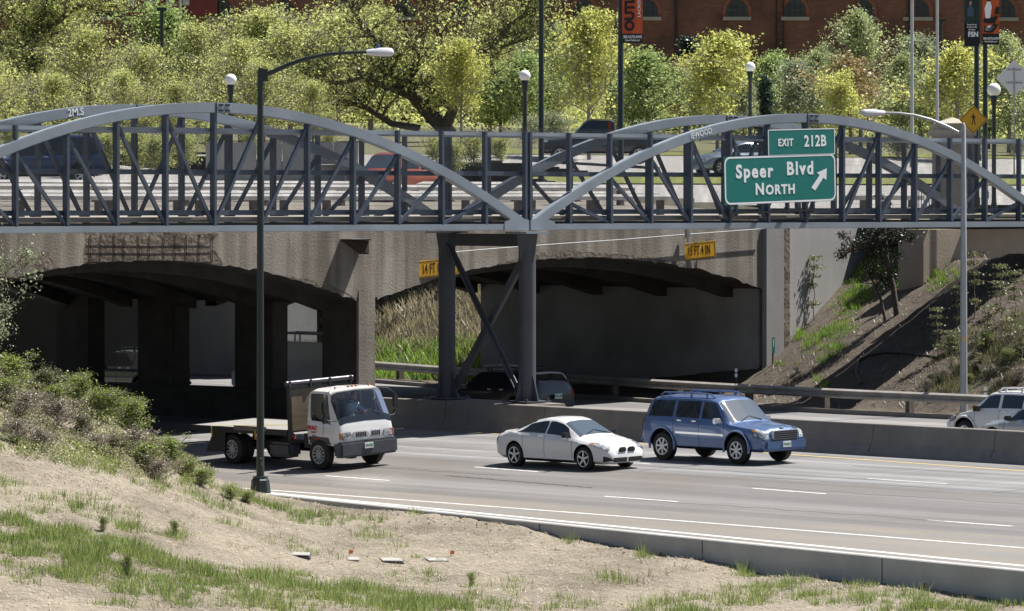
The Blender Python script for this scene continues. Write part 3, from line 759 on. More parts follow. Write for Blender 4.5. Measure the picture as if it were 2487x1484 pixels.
mb=MB(); mb.tube([cpt(*p) for p in ((1055,616),(1105,611),(1200,603),(1350,592),(1500,582),(1660,569),(1760,562),(1852,555))],.02,6); mb.tube([cpt(*p) for p in ((1062,616),(1056,605),(1066,596),(1078,602),(1082,612))],.018,6)
mb.build('cable_run',M['lgrey'],cb)
mb=MB(); p=cpt(1660,568); mb.box(p,(.14,.12,.3)); mb.tube([(p[0],p[1],p[2]-.1),(p[0]+.02,p[1]-.05,p[2]-.42)],.02,6); mb.build('junction_box',M['galv'],cb)
# tan abutment wall below the right end of the footbridge
q=at_v(2242,620,6.0)
ta=thing('abutment_wall','tan rough concrete abutment wall in shade under the right end of the footbridge','wall')
mb=MB(); mb.box((q[0]+14,6.0+.6,2.6),(28,1.2,6.9)); mb.build('wall',M['tanwall'],ta)

# second overpass behind
ov2=thing('rear_overpass','second concrete overpass seen behind the pillars with plain grey abutment wall','overpass',(0,34.0,0))
mb=MB(); mb.box((19.4,13,2.7),(1.6,27,6.6)); mb.build('abutment',M['wing'],ov2)
vv=[];fs=[]; nu,nv=20,14
for j in range(nv+1):
    for i in range(nu+1):
        u=-26+50*i/nu; v=26*j/nv; vv.append((u,v,zbg(u,v+34)*(j/nv)+7.6*(1-j/nv)))
n=nu+1; mb=MB(); mb.add(vv,[(j*n+i,j*n+i+1,(j+1)*n+i+1,(j+1)*n+i) for j in range(nv) for i in range(nu)])
mb.add([(-26,0,5.3),(24,0,5.3),(24,0,7.6),(-26,0,7.6)],[(0,1,2,3)]); mb.add([(-26,0,5.3),(24,0,5.3),(24,26,5.6),(-26,26,5.6)],[(0,1,2,3)])
mb.build('deck',M['cpave'],ov2)

# guard rails on top of the overpass (behind the mesh)
def zdeck(V): return 6.5+1.1*V/15.8
def px_on_V(px,V):
    a,b=math.cos(RHO),math.sin(RHO); return min(np.arange(-24,40,.1),key=lambda U:abs(pxl(face_world(U,V,7))[0]-px))
def deck_rail(px0,px1,V,label,bh=.20,h=.62,step=3.6,m='railgrey'):
    g=thing('deck_guardrail',label,'guardrail',group='guardrails on the overpass deck')
    U0,U1=px_on_V(px0,V),px_on_V(px1,V); z=zdeck(V)+h
    a=face_world(U0,V,z); b=face_world(U1,V,z); mb=MB(); D=Vector(b)-Vector(a)
    nb=Vector((-D.y,D.x,0)).normalized(); cs=[(.05,-bh/2),(-.05,-bh/2),(-.05,bh/2-.075),(.02,bh/2),(.05,bh/2)]
    mb.poly([tuple(Vector(a)+nb*o_+Vector((0,0,z_))) for o_,z_ in cs],tuple(D)); mb.build('rail',M[m],g)
    n=int(D.length/step)
    for i in range(n+1):
        p=Vector(a)+D*((i+.4)/(n+.6)); mb=MB(); mb.box((p.x+.1,p.y+.14,p.z-h/2+.02),(.2,.2,h+.1)); mb.build('post',M['timber'],g)
    return g
deck_rail(-40,1640,.9,'nearest grey box beam guardrail on the overpass deck, lowest of the rails behind the mesh')
deck_rail(-40,1480,2.7,'grey guardrail on the deck, second lowest of the rails behind the mesh',.16)
deck_rail(-40,1540,5.6,'grey guardrail on the deck, second highest of the rails behind the mesh',.18)
deck_rail(-40,1430,7.6,'grey guardrail farther across the deck, highest of the rails behind the mesh',.16)
deck_rail(2050,2240,1.2,'short grey guardrail section behind the bridge mesh right of the exit sign',.24)

# exit sign hung on the near truss
xs=thing('exit_sign','large green motorway exit sign reading Speer Blvd North, hung on the footbridge','road sign')
pc=at_v(1894,435,-.62); xs.location=tuple(pc); xs.rotation_euler=(0,R(-1.6),0); dd=dep(pc[0],pc[1]); sp_=FPX/dd
W_=286/sp_/math.cos(R(43)); H_=116/sp_
def rrect(w,h,r,y,n=6):
    pts=[]
    for cx_,cz,a0 in ((w/2-r,h/2-r,0),(-w/2+r,h/2-r,90),(-w/2+r,-h/2+r,180),(w/2-r,-h/2+r,270)):
        for k in range(n+1): a=R(a0+90*k/n); pts.append((cx_+r*math.cos(a),y,cz+r*math.sin(a)))
    return pts
def ring(mb,w,h,r,t,y,ox=0,oz=0):
    a=rrect(w,h,r,y);b=rrect(w-2*t,h-2*t,r-t*.8,y); n=len(a)
    a=[(p[0]+ox,p[1],p[2]+oz) for p in a]; b=[(p[0]+ox,p[1],p[2]+oz) for p in b]
    mb.add(a+b,[(i,(i+1)%n,n+(i+1)%n,n+i) for i in range(n)])
mb=MB(); mb.box((0,0,0),(W_,.05,H_)); pn=mb.build('main_panel',M['signgreen'],xs)
mb=MB(); ring(mb,W_-.02,H_-.02,.24,.055,-.029); mb.build('border',M['signwhite'],pn)
lettering('lettering','Speer',M['signwhite'],pn,(-.235*W_,-.029,.17*H_),.58,1.06,.020,space=1.22)
lettering('lettering','Blvd',M['signwhite'],pn,(.175*W_,-.029,.20*H_),.58,1.06,.018,space=1.22)
lettering('lettering','N',M['signwhite'],pn,(-.19*W_,-.029,-.205*H_),.52,1.06,.014)
lettering('lettering','ORTH',M['signwhite'],pn,(-.005*W_,-.029,-.225*H_),.42,1.09,.014,space=1.15)
mb=MB(); c0=Vector((.36*W_,-.031,-.005*H_)); dv_=Vector((.80,0,.80)); nv_=Vector((1.05,0,-.58))
tip=c0+dv_*.38; bs=c0+dv_*.06; tl=c0-dv_*.44
mb.poly([tuple(tip),tuple(bs+nv_*.21),tuple(bs+nv_*.08),tuple(tl+nv_*.085),tuple(tl-nv_*.085),tuple(bs-nv_*.08),tuple(bs-nv_*.21)]); mb.build('arrow',M['signwhite'],pn)
tw=174/sp_/math.cos(R(43)); thh=62/sp_
mb=MB(); ox=W_/2-tw/2-.0; oz=H_/2+thh/2+.01; mb.box((ox,0,oz),(tw,.05,thh)); tb=mb.build('exit_tab',M['signgreen'],xs)
mb=MB(); ring(mb,tw-.02,thh+.03,.06,.03,-.029,ox,oz-.02); mb.build('border',M['signwhite'],tb)
lettering('lettering','EXIT',M['signwhite'],tb,(ox-.24*tw,-.029,oz-.03),.33,.96,.008,space=1.12)
lettering('lettering','212B',M['signwhite'],tb,(ox+.20*tw,-.029,oz-.01),.50,.94,.012,space=1.1)
for fx in (-.38,-.15,.08,.31):
    mb=MB(); mb.box((fx*W_,.10,-.1),(.09,.12,H_+.5)); mb.bar((fx*W_,.05,-H_/2-.32),(fx*W_+.5,.7,-H_/2-.30),.07,.09); mb.bar((fx*W_+.02,.1,-H_/2-.05),(fx*W_+.36,.62,-H_/2-.28),.05,.05); mb.build('bracket',M['steel_dark'],xs)
mb=MB(); mb.bar((-.46*W_,.02,-H_/2-.27),(.42*W_,.02,-H_/2-.27),.06,.06); mb.build('catwalk_rail',M['black'],xs)
# ---------------------------------------------------------------- vehicles (x forward, y left, z up)
def paint(name,c,metal=0.0,rough=.25,c2=None):
    return mat(name,c,rough,c2=c2,scale=3,metal=metal,spec=.5,coat=.8)
M['pwhite']=paint('white_car_paint',(.66,.66,.66)); M['pblue']=paint('blue_metallic_paint',(.10,.16,.32),.4,.3)
M['pblack']=paint('black_car_paint',(.012,.012,.016)); M['pgreen']=paint('dark_green_paint',(.015,.03,.025))
M['pnavy']=paint('navy_paint',(.03,.055,.13),.3); M['pred']=paint('orange_red_paint',(.38,.085,.05)); M['psilver']=paint('silver_blue_paint',(.28,.33,.42),.5)
M['pgrey']=paint('dark_grey_paint',(.05,.055,.06),.3); M['ptruck']=paint('white_truck_paint',(.64,.64,.64),0,.35)
M['plastic']=mat('grey_bumper_plastic',(.045,.05,.06),.5,c2=(.06,.065,.075),scale=4)
M['plate']=mat('number_plate',(.72,.74,.72),.4); M['plateg']=mat('plate_green',(.05,.22,.12),.5)
M['interior']=mat('grey_interior',(.10,.105,.11),.8)

class Surf:
    def __init__(s,k,smooth=.05):
        s.k=k; X=[p[0] for p in k['zr']]; s.x0,s.x1=X[0],X[-1]
        s.xs=np.linspace(s.x0,s.x1,400); s.t={}
        for n in ('zr','zb','z0','w','yb','yr'):
            a=np.interp(s.xs,[p[0] for p in k[n]],[p[1] for p in k[n]])
            sg=max(1,smooth/((s.x1-s.x0)/399)); r=int(3*sg); ker=np.exp(-.5*(np.arange(-r,r+1)/sg)**2); ker/=ker.sum()
            pad=np.r_[2*a[0]-a[r:0:-1],a,2*a[-1]-a[-2:-r-2:-1]]; s.t[n]=np.convolve(pad,ker,'valid')
    def g(s,n,x): return float(np.interp(x,s.xs,s.t[n]))
    def sec(s,x):
        g=s.g; zr,zb,z0,w,yb,yr=[g(n,x) for n in ('zr','zb','z0','w','yb','yr')]
        zb=min(zb,zr-.03); z6=max(zr-.085,zb+.008); yr=min(yr,yb-.01) if yr>yb else yr
        return [(0,z0),(.8*w,z0),(.965*w,z0+.09),(w,z0+.5*(zb-z0)),(.985*w,zb-.07),(yb,zb),(yr,z6),(.78*yr,z6+(zr-z6)*.72),(0,zr)]
    def P(s,x,q,side=1):
        S=s.sec(x); i=min(7,int(q)); f=q-i
        return Vector((x,side*(S[i][0]+(S[i+1][0]-S[i][0])*f),S[i][1]+(S[i+1][1]-S[i][1])*f))
    def N(s,x,q,side=1):
        e=.012; a=s.P(min(x+e,s.x1),q,side)-s.P(max(x-e,s.x0),q,side); b=s.P(x,min(q+.04,8),side)-s.P(x,max(q-.04,0),side)
        n=a.cross(b); 
        if n.length<1e-9: return Vector((0,0,1))
        n.normalize(); c=s.P(x,q,side)-Vector((x,0,.6))
        return n if n.dot(c)>0 else -n
def body_mesh(S,skip=None,nx=80):
    sub=[2,2,2,3,3,5,2,4]; qs=[]
    for i,k in enumerate(sub): qs+=[i+j/k for j in range(k)]
    qs.append(8.0)
    xs=np.linspace(S.x0,S.x1,nx+1); mb=MB(); nq=len(qs); vv=[];fs=[]
    full=[(q,1) for q in qs]+[(q,-1) for q in qs[-2:0:-1]]; n=len(full)
    for x in xs:
        for q,sd_ in full: vv.append(tuple(S.P(x,q,sd_)))
    for i in range(nx):
        for k in range(n):
            k2=(k+1)%n
            if skip and skip(xs[i],full[k][0],full[k][1]): continue
            fs.append((i*n+k,i*n+k2,(i+1)*n+k2,(i+1)*n+k))
    fs.append(tuple(range(n))[::-1]); fs.append(tuple(nx*n+k for k in range(n)))
    mb.add(vv,fs,True); return mb
def cut_arches(o,wheels,rad,depth,W):
    mb=MB()
    for (x,z) in wheels:
        for sd_ in (1,-1):
            y0=W/2-depth; y1=W/2+.3
            prof=[(1e-3,y0),(rad,y0),(rad,y1),(1e-3,y1)]
            mb.lathe([(r_,h*sd_) for r_,h in prof],28,'y',(x,0,z),False)
    c=mb.build('cutter',M['black']); 
    c.data.materials.clear(); c.data.materials.append(M['ptruck']); c.data.materials.append(M['black'])
    for p in c.data.polygons: p.material_index=1
    m=o.modifiers.new('b','BOOLEAN'); m.operation='DIFFERENCE'; m.object=c; m.solver='EXACT'
    dg=bpy.context.evaluated_depsgraph_get(); dg.update()
    me=bpy.data.meshes.new_from_object(o.evaluated_get(dg)); o.modifiers.clear(); old=o.data; o.data=me
    if len(me.polygons)<50: o.data=old
    bpy.data.objects.remove(c)
def patch(name,S,m,parent,xb,xt,q0,q1,side,off=.006,nx=10,nq=5,ends=False):
    mb=MB(); vv=[]
    for j in range(nq+1):
        f=j/nq; q=q0+(q1-q0)*f
        for i in range(nx+1):
            t=i/nx; x=(xb[0]+(xb[1]-xb[0])*t)*(1-f)+(xt[0]+(xt[1]-xt[0])*t)*f
            p=S.P(x,q,side)+S.N(x,q,side)*off; vv.append(tuple(p))
    n=nx+1; mb.add(vv,[(j*n+i,j*n+i+1,(j+1)*n+i+1,(j+1)*n+i) for j in range(nq) for i in range(nx)],True)
    return mb.build(name,m,parent,fix=False)
def patch_top(name,S,m,parent,x0,x1,q0,off=.006,nx=8,nq=10,in0=0.0):
    mb=MB(); vv=[]; qs=[(q0+(8-q0)*j/nq,1) for j in range(nq+1)]+[(8-(8-q0)*j/nq,-1) for j in range(1,nq+1)]
    for q,sd_ in qs:
        for i in range(nx+1):
            x=x0+(x1-x0)*i/nx; vv.append(tuple(S.P(x,q,sd_)+S.N(x,q,sd_)*off))
    n=nx+1; mb.add(vv,[(j*n+i,j*n+i+1,(j+1)*n+i+1,(j+1)*n+i) for j in range(len(qs)-1) for i in range(nx)],True)
    return mb.build(name,m,parent,fix=False)
def make_wheel(parent,x,y,r,wd,side,spokes=5,rimfrac=.66,rim='alloy',hub=False,name='wheel'):
    mb=MB(); h=wd/2; mb.lathe([(r*.55,-h),(r*.9,-h),(r,-h*.75),(r,h*.75),(r*.9,h),(r*.55,h),(r*.55,-h)],28,'y',(0,0,0))
    o=mb.build(name,M['rubber'],parent); o.location=(x,y,r)
    mb=MB(); rr=r*rimfrac; ys=side*h
    mb.lathe([(rr*.86,ys*.98),(rr,ys*1.03),(rr*1.0,ys*.5)],24,'y')
    mb.lathe([(1e-3,ys*.93),(rr*.26,ys*.93),(rr*.26,ys*.55)],12,'y')
    for k in range(spokes):
        a=2*math.pi*k/spokes+.3
        mb.bar((rr*.15*math.cos(a),ys*.85,rr*.15*math.sin(a)),(rr*.93*math.cos(a),ys*.92,rr*.93*math.sin(a)),rr*.22 if spokes<9 else rr*.12,.03,up=(0,1,0))
    mb.build('rim',M[rim],o)
    mb=MB(); mb.lathe([(1e-3,ys*.35),(rr*.98,ys*.35)],20,'y'); mb.build('brake_disc',M['black' if spokes<9 else 'plastic'],o)
    return o
def side_detail(S,root,xs,q0=2.2,q1=4.9):
    for side in (1,-1):
        for x in xs:
            mb=MB(); pts=[S.P(x,q0+(q1-q0)*j/8,side)+S.N(x,q0+(q1-q0)*j/8,side)*.002 for j in range(9)]
            mb.tube(pts,.006,4,False); mb.build('door_gap',M['black'],root)
def handle(S,root,xs,q,m,side_list=(1,-1)):
    for side in side_list:
        for x in xs:
            p=S.P(x,q,side); mb=MB(); mb.box((p.x,p.y+side*.018,p.z),(.17,.035,.035)); mb.build('door_handle',M[m],root,bevel=.01)
def mirrors(S,root,x,z,y,m,size=(.14,.20,.13)):
    for side in (1,-1):
        mb=MB(); mb.box((x,side*(y+.12),z),size); mb.bar((x+.02,side*(y-.02),z-.05),(x,side*(y+.08),z-.03),.05,.04)
        mb.build('wing_mirror',M[m],root,bevel=.03)
def set_pose(root,origin,heading,tilt=0.0):
    # heading: unit (x,y) forward; road falls towards -X by tilt
    f=Vector((heading[0],heading[1],0)).normalized(); up=Vector((-tilt,0,1)).normalized()
    f=(f-up*f.dot(up)).normalized(); l=up.cross(f)
    mtx=Matrix(((f.x,l.x,up.x,origin[0]),(f.y,l.y,up.y,origin[1]),(f.z,l.z,up.z,origin[2]),(0,0,0,1)))
    root.matrix_world=mtx; root.rotation_mode='XYZ'
    loc,rot,_=mtx.decompose(); root.location=loc; root.rotation_euler=rot.to_euler()
def plate(root,x,y,z,front=1,txt='241-HKV',rz=0):
    mb=MB(); mb.box((0,0,0),(.02,.31,.155)); o=mb.build('number_plate',M['plate'],root); o.location=(x,y,z); o.rotation_euler=(0,0,rz)
    lettering('lettering',txt,M['plateg'],o,(front*.012,0,0),.095,.8,.004,(R(90),0,R(90) if front>0 else R(-90)),.001)
    return o

# ---- white saloon
def sedan():
    k=dict(zr=[(-2.30,.62),(-2.27,.86),(-2.18,.955),(-1.80,.995),(-1.50,1.04),(-.85,1.285),(-.35,1.375),(.05,1.375),(.38,1.31),(1.12,.935),(1.6,.85),(1.95,.76),(2.12,.69),(2.20,.60),(2.23,.44)],
      zb=[(-2.30,.55),(-2.1,.86),(-1.6,.935),(-.6,.90),(.6,.855),(1.05,.82),(1.6,.77),(1.95,.68),(2.15,.60),(2.22,.40)],
      z0=[(-2.3,.30),(-2.1,.22),(-1.2,.17),(1.3,.17),(2.0,.17),(2.22,.22)],
      w=[(-2.30,.58),(-2.22,.71),(-2.0,.80),(-1.2,.85),(1.3,.855),(1.8,.82),(2.05,.75),(2.16,.66),(2.23,.54)],
      yb=[(-2.30,.52),(-2.1,.68),(-1.5,.775),(-.4,.80),(.8,.79),(1.3,.76),(1.8,.72),(2.05,.64),(2.22,.46)],
      yr=[(-2.30,.44),(-2.0,.60),(-1.5,.62),(-.8,.545),(-.2,.54),(.4,.56),(1.12,.69),(1.5,.68),(1.9,.60),(2.22,.40)])
    S=Surf(k); WB=2.72; r=.315; root=thing('white_sedan','clean white four door saloon car in the middle lane between truck and blue car','car')
    b=body_mesh(S).build('body',[M['pwhite'],M['black']],root); cut_arches(b,[(WB/2,r+.02),(-WB/2,r+.02)],.37,.26,1.71)
    for x in (WB/2,-WB/2):
        for sd_ in (1,-1): make_wheel(root,x,sd_*.735,r,.21,sd_,5,.70)
    patch_top('windscreen',S,M['wind'],root,.42,1.09,6.12)
    patch_top('rear_window',S,M['glass'],root,-1.50,-.78,6.12)
    for sd_ in (1,-1):
        patch('window',S,M['glass'],root,(-.13,.86),(-.13,.60),5.12,5.93,sd_)
        patch('window',S,M['glass'],root,(-1.32,-.19),(-.92,-.19),5.12,5.93,sd_)
        patch('headlight_surround',S,M['black'],root,(1.57,2.13),(1.71,2.12),4.08,5.86,sd_,.006)
        patch('headlight',S,M['lens'],root,(1.60,2.10),(1.74,2.10),4.15,5.8,sd_,.010)
        patch('side_marker',S,M['amber'],root,(1.58,1.69),(1.62,1.74),4.3,4.8,sd_,.010)
        patch('tail_light',S,M['red'],root,(-2.24,-2.10),(-2.22,-2.02),3.7,5.2,sd_,.008)
        patch('fog_intake',S,M['black'],root,(2.02,2.225),(2.04,2.225),1.75,2.9,sd_,.008)
        patch('sill',S,M['black'],root,(-.95,.95),(-.95,.95),1.2,1.9,sd_,.006)
        mb=MB(); mb.box((2.205,sd_*.165,.56),(.06,.27,.14)); g=mb.build('grille',M['black'],root,bevel=.045); g.rotation_euler=(0,0,0)
        mb=MB(); mb.box((2.232,sd_*.28,.295),(.02,.50,.125)); mb.build('lower_intake',M['black'],root,bevel=.008)
    side_detail(S,root,(-.16,.93,-1.02)); handle(S,root,(-.32,-1.25),4.55,'pwhite')
    mirrors(S,root,.72,.93,.76,'black')
    for sd_ in (1,-1):
        mb=MB(); mb.bar((1.10,sd_*.45,.945),(.93,sd_*.02,1.045),.02,.015); mb.build('wiper',M['black'],root)
    mb=MB(); mb.tube([(-.8,.05,1.30),(-.84,.05,1.36)],[.02,.008],6); mb.build('aerial',M['black'],root)
    return root,WB,.735+.1
sed,WB,hw=sedan(); c_=on_road(1414,1143); zc=zroad(c_[0]+hw)
def place_near(root,WB,hw,px,py,til):
    c=on_road(px,py); o=(c[0]+hw,c[1]+WB/2,zroad(c[0])+til*hw+.004); set_pose(root,o,(0,-1),til)
place_near(sed,WB,hw,1416,1143,.02)

# ---- SUV family
def suv(name,label,cat,pm,L0,L1,WB,Wd,H,r,kind='suv',trim=None,rack=True,rim='alloy',spokes=6,hood=1.02,gl='glass',ws='wind',clad=True,cowl=1.15,wtop=.55,dash=0):
    hw=Wd/2; xr,xf=-WB/2-L0,WB/2+L1
    k=dict(zr=[(xr,.72),(xr+.03,1.02),(xr+.12,H*.80),(xr+.34,H-.06),(xr+.7,H-.01),(-.2,H),(wtop-.25,H-.02),(wtop,H-.075),(cowl+.02,hood+.06),(cowl+.3,hood+.02),(xf-.40,hood-.03),(xf-.14,hood-.07),(xf-.04,hood-.16),(xf,.66)],
      zb=[(xr,.60),(xr+.1,hood+.10),(-.6,hood+.09),(cowl-.3,hood+.07),(cowl,hood-.01),(xf-.4,hood-.10),(xf-.1,hood-.16),(xf,.55)],
      z0=[(xr,.46),(xr+.25,.36),(-WB/2,.34),(WB/2,.34),(xf-.2,.34),(xf,.40)],
      w=[(xr,hw*.80),(xr+.08,hw*.93),(xr+.5,hw*.985),(0,hw),(xf-.7,hw*.985),(xf-.25,hw*.93),(xf-.06,hw*.84),(xf,hw*.76)],
      yb=[(xr,hw*.78),(xr+.1,hw*.9),(xr+.5,hw*.945),(cowl,hw*.94),(xf-.5,hw*.90),(xf-.1,hw*.80),(xf,hw*.68)],
      yr=[(xr,hw*.70),(xr+.3,hw*.74),(-.2,hw*.76),(wtop,hw*.745),(cowl,hw*.84),(xf-.4,hw*.70),(xf,hw*.55)])
    S=Surf(k,.045); root=thing(name,label,cat)
    b=body_mesh(S).build('body',[pm,M['black']],root); cut_arches(b,[(WB/2,r+.05),(-WB/2,r+.05)],r*1.22,.28,Wd)
    for x in (WB/2,-WB/2):
        for sd_ in (1,-1): make_wheel(root,x,sd_*(hw-.12),r,.24,sd_,spokes,.62,rim)
    patch_top('windscreen',S,M[ws],root,wtop+.03,cowl-.02,6.12)
    patch_top('rear_window',S,M['glass'],root,xr+.125,xr+.30,6.2)
    xq=[xr+.42,-WB/2+.42,.0,cowl-.20]
    for sd_ in (1,-1):
        patch('window',S,M[gl],root,(xq[0]-.08,xq[1]-.06),(xq[0]+.02,xq[1]-.06),5.1,5.9,sd_)
        patch('window',S,M[gl],root,(xq[1]+.06,xq[2]-.05),(xq[1]+.06,xq[2]-.05),5.1,5.9,sd_)
        patch('window',S,M[gl],root,(xq[2]+.06,xq[3]),(xq[2]+.06,wtop-.05),5.1,5.9,sd_)
        patch('headlight_surround',S,M['black'],root,(xf-.39,xf-.01),(xf-.45,xf-.015),3.5,5.7,sd_,.007)
        patch('headlight',S,M['lens'],root,(xf-.36,xf-.02),(xf-.42,xf-.025),3.6,5.6,sd_,.010)
        patch('side_marker',S,M['amber'],root,(xf-.42,xf-.32),(xf-.46,xf-.36),4.1,4.9,sd_,.012)
        patch('tail_light',S,M['red'],root,(xr+.02,xr+.16),(xr+.05,xr+.20),3.9,5.35,sd_,.010)
        if clad: patch('side_trim',S,M[trim or 'chrome'],root,(-WB/2+.52,WB/2-.48),(-WB/2+.52,WB/2-.48),3.05,3.22,sd_,.012)
        patch('sill',S,M['black'],root,(-WB/2+.5,WB/2-.5),(-WB/2+.5,WB/2-.5),.9,1.7,sd_,.006)
        for x in (WB/2,-WB/2):   # wheel-arch flares
            mb=MB(); pts=[(x+(r*1.25)*math.cos(a),sd_*(hw+.0),r+.05+(r*1.25)*math.sin(a)) for a in np.linspace(-.25,math.pi+.25,16)]
            mb.tube(pts,.035,6); mb.build('wheel_arch_flare',pm,root)
        fl=MB(); fl.lathe([(1e-3,.02),(.07,.02),(.085,-.03)],12,'x',(xf-.03,sd_*hw*.58,.58)); fl.build('fog_light',M['lens'],root)
    mb=MB(); mb.box((xf-.05,0,hood-.28),(.14,hw*1.08,.30)); g=mb.build('grille',M['chrome'],root,bevel=.03)
    mb=MB()
    for i in range(5): mb.box((xf+.022,0,hood-.39+i*.055),(.02,hw*.98,.040))
    mb.build('grille_slot',M['black'],g)
    mb=MB(); mb.box((xf-.06,0,.54),(.24,hw*1.76,.34)); mb.build('front_bumper',pm,root,bevel=.07)
    mb=MB(); mb.box((xf-.12,0,.41),(.20,hw*1.5,.12)); mb.build('air_dam',M['black'],root,bevel=.03)
    mb=MB(); mb.box((xr+.03,0,.56),(.22,hw*1.76,.24)); mb.build('rear_bumper',pm if trim is None else M['plastic'],root,bevel=.07)
    side_detail(S,root,(xq[2],xq[1],cowl-.22),2.0,5.0); handle(S,root,(xq[2]-.20,xq[1]+.24),4.6,'chrome')
    mirrors(S,root,cowl-.38,hood+.10,hw*.94,'chrome' if trim is None else 'black',(.13,.22,.15))
    if rack:
        for sd_ in (1,-1):
            mb=MB(); y=sd_*hw*.60; mb.tube([(xr+.55,y,H-.03),(xr+.68,y,H+.055),(-.3,y,H+.075),(wtop-.42,y,H+.05),(wtop-.25,y,H-.04)],.024,6)
            for x in (xr+.9,-.6,.0): mb.box((x,y,H+.02),(.06,.04,.09))
            mb.build('roof_rail',pm if rack is True else M['black'],root)
    for sd_ in (1,-1):
        mb=MB(); mb.bar((cowl+.0,sd_*.40,hood+.09),(cowl-.12,sd_*.0,hood+.20),.02,.015); mb.build('wiper',M['black'],root)
    plate(root,xf+.075,-.02,.55,1,'726-RLO')
    return root,S,xr,xf
bs,S_,xr,xf=suv('blue_suv','metallic blue sport utility car with chrome grille in the lane beside the median','car',M['pblue'],.92,.98,2.85,1.84,1.80,.385,spokes=7,hood=1.06)
place_near(bs,2.85,.92-.06,1791,1128,.02)
mb=MB(); mb.box((xf-.13,0,1.0),(.05,.16,.02)); mb.build('hood_emblem',M['chrome'],bs)

# black people carrier under the arch, seen from behind, far carriageway heading away
def far_place(root,px,py_g,u,zoff=0.0):
    v=min(np.arange(-60,60,.05),key=lambda t:abs(pxl((u,t,0))[0]-px)); set_pose(root,(u,v,zroad(u)+zoff),(0,1),0); return v
bv,_,xr,xf=suv('black_people_carrier','black people carrier with red tail lights passing behind the bridge pier','car',M['pblack'],.95,.85,2.85,1.86,1.62,.34,trim='black',rack='x',hood=.92,cowl=1.35,wtop=.5,clad=False)
far_place(bv,1228,0,4.3)
mb=MB(); mb.box((-.3,-.1,1.69),(1.5,.12,.05)); mb.box((-.6,-.1,1.69),(.08,1.3,.05)); mb.box((.5,-.1,1.69),(.08,1.3,.05)); mb.build('roof_carrier',M['black'],bv)
plate(bv,xr-.10,0,.80,-1,'338-ADM')
# white SUV on the far carriageway at the right
ws,_,xr,xf=suv('white_suv','white sport utility car half hidden by the median barrier at the right edge','car',M['pwhite'],.80,.75,2.6,1.72,1.60,.345,trim='plastic',hood=.96,gl='glass',clad=False)
far_place(ws,2472,0,4.2)
# dark saloon nearer, only its roof above the barrier
def saloon(name,label,pm,rim='alloy',group=None):
    k=dict(zr=[(-2.25,.60),(-2.2,.90),(-1.75,.97),(-1.45,1.0),(-.85,1.30),(-.3,1.39),(.1,1.39),(.4,1.33),(1.1,.95),(1.7,.86),(2.1,.70),(2.2,.48)],
      zb=[(-2.25,.55),(-2.0,.88),(-.6,.90),(1.05,.86),(1.7,.78),(2.2,.44)],z0=[(-2.25,.28),(-1.2,.18),(1.3,.18),(2.2,.24)],
      w=[(-2.25,.62),(-2.1,.78),(-1,.86),(1.3,.86),(1.9,.78),(2.2,.55)],yb=[(-2.25,.55),(-1.8,.75),(-.4,.80),(1.0,.79),(1.8,.68),(2.2,.45)],
      yr=[(-2.25,.46),(-1.5,.64),(-.8,.56),(.4,.57),(1.1,.70),(1.8,.56),(2.2,.36)])
    S=Surf(k); root=thing(name,label,'car',group=group)
    b=body_mesh(S).build('body',[pm,M['black']],root); cut_arches(b,[(1.35,.33),(-1.35,.33)],.37,.26,1.72)
    for x in (1.35,-1.35):
        for sd_ in (1,-1): make_wheel(root,x,sd_*.745,.315,.21,sd_,7,.68,rim)
    patch_top('windscreen',S,M['wind'],root,.44,1.06,6.12); patch_top('rear_window',S,M['glass'],root,-1.43,-.8,6.12)
    for sd_ in (1,-1):
        patch('window',S,M['glass'],root,(-.10,.84),(-.10,.58),5.12,5.93,sd_); patch('window',S,M['glass'],root,(-1.25,-.16),(-.9,-.16),5.12,5.93,sd_)
        patch('headlight',S,M['lens'],root,(1.7,2.1),(1.8,2.1),4.2,5.5,sd_,.008); patch('tail_light',S,M['red'],root,(-2.2,-2.02),(-2.18,-1.98),3.8,5.3,sd_,.008)
    mirrors(S,root,.72,.96,.78,'black'); side_detail(S,root,(-.13,.92,-.98))
    return root
ds=saloon('silver_saloon','light silver saloon car with only its roof and side glass above the barrier, right corner',paint('light_silver_paint',(.42,.44,.46),.4))
far_place(ds,2545,0,2.4)
# vehicles glimpsed between the pillars
gs,_,xr,xf=suv('dark_green_suv','dark green sport utility car glimpsed through the gap between overpass pillars','car',M['pgreen'],.8,.8,2.7,1.8,1.72,.36,trim='plastic',rack='x',clad=False)
far_place(gs,330,0,5.2)
wv=thing('white_van','tall pale van with a ladder rack on its roof behind the pillars','van')
mb=MB(); prof=[(-2.7,.35),(2.2,.35),(2.65,.5),(2.65,1.0),(2.1,1.15),(1.5,1.95),(1.2,2.12),(-2.6,2.12),(-2.72,1.9)]
mb.poly([(x,-.95,z) for x,z in prof],(0,1.9,0)); wvb=mb.build('body',M['psilver'],wv,bevel=.06)
wvb.data.materials[0]=paint('pale_van_paint',(.50,.53,.60))
for x in (1.75,-1.7):
    for sd_ in (1,-1): make_wheel(wv,x,sd_*.86,.36,.24,sd_,10,.6,'lgrey')
mb=MB()
for y in (-.75,.75): mb.tube([(-2.4,y,2.38),(1.1,y,2.38)],.03,6)
for i in range(12): mb.bar((-2.3+i*.3,-.75,2.38),(-2.3+i*.3,.75,2.38),.05,.03)
for x in (-2.2,-.6,.9):
    for y in (-.75,.75): mb.bar((x,y,2.1),(x,y,2.38),.04,.04)
mb.build('ladder_rack',M['lgrey'],wv)
for sd_ in (1,-1):
    mb=MB(); mb.box((-2.71,sd_*.85,1.0),(.04,.14,.4)); mb.build('tail_light',M['red'],wv)
    mb=MB(); mb.box((1.2,sd_*.955,1.5),(.9,.012,.5)); mb.build('window',M['glass'],wv)
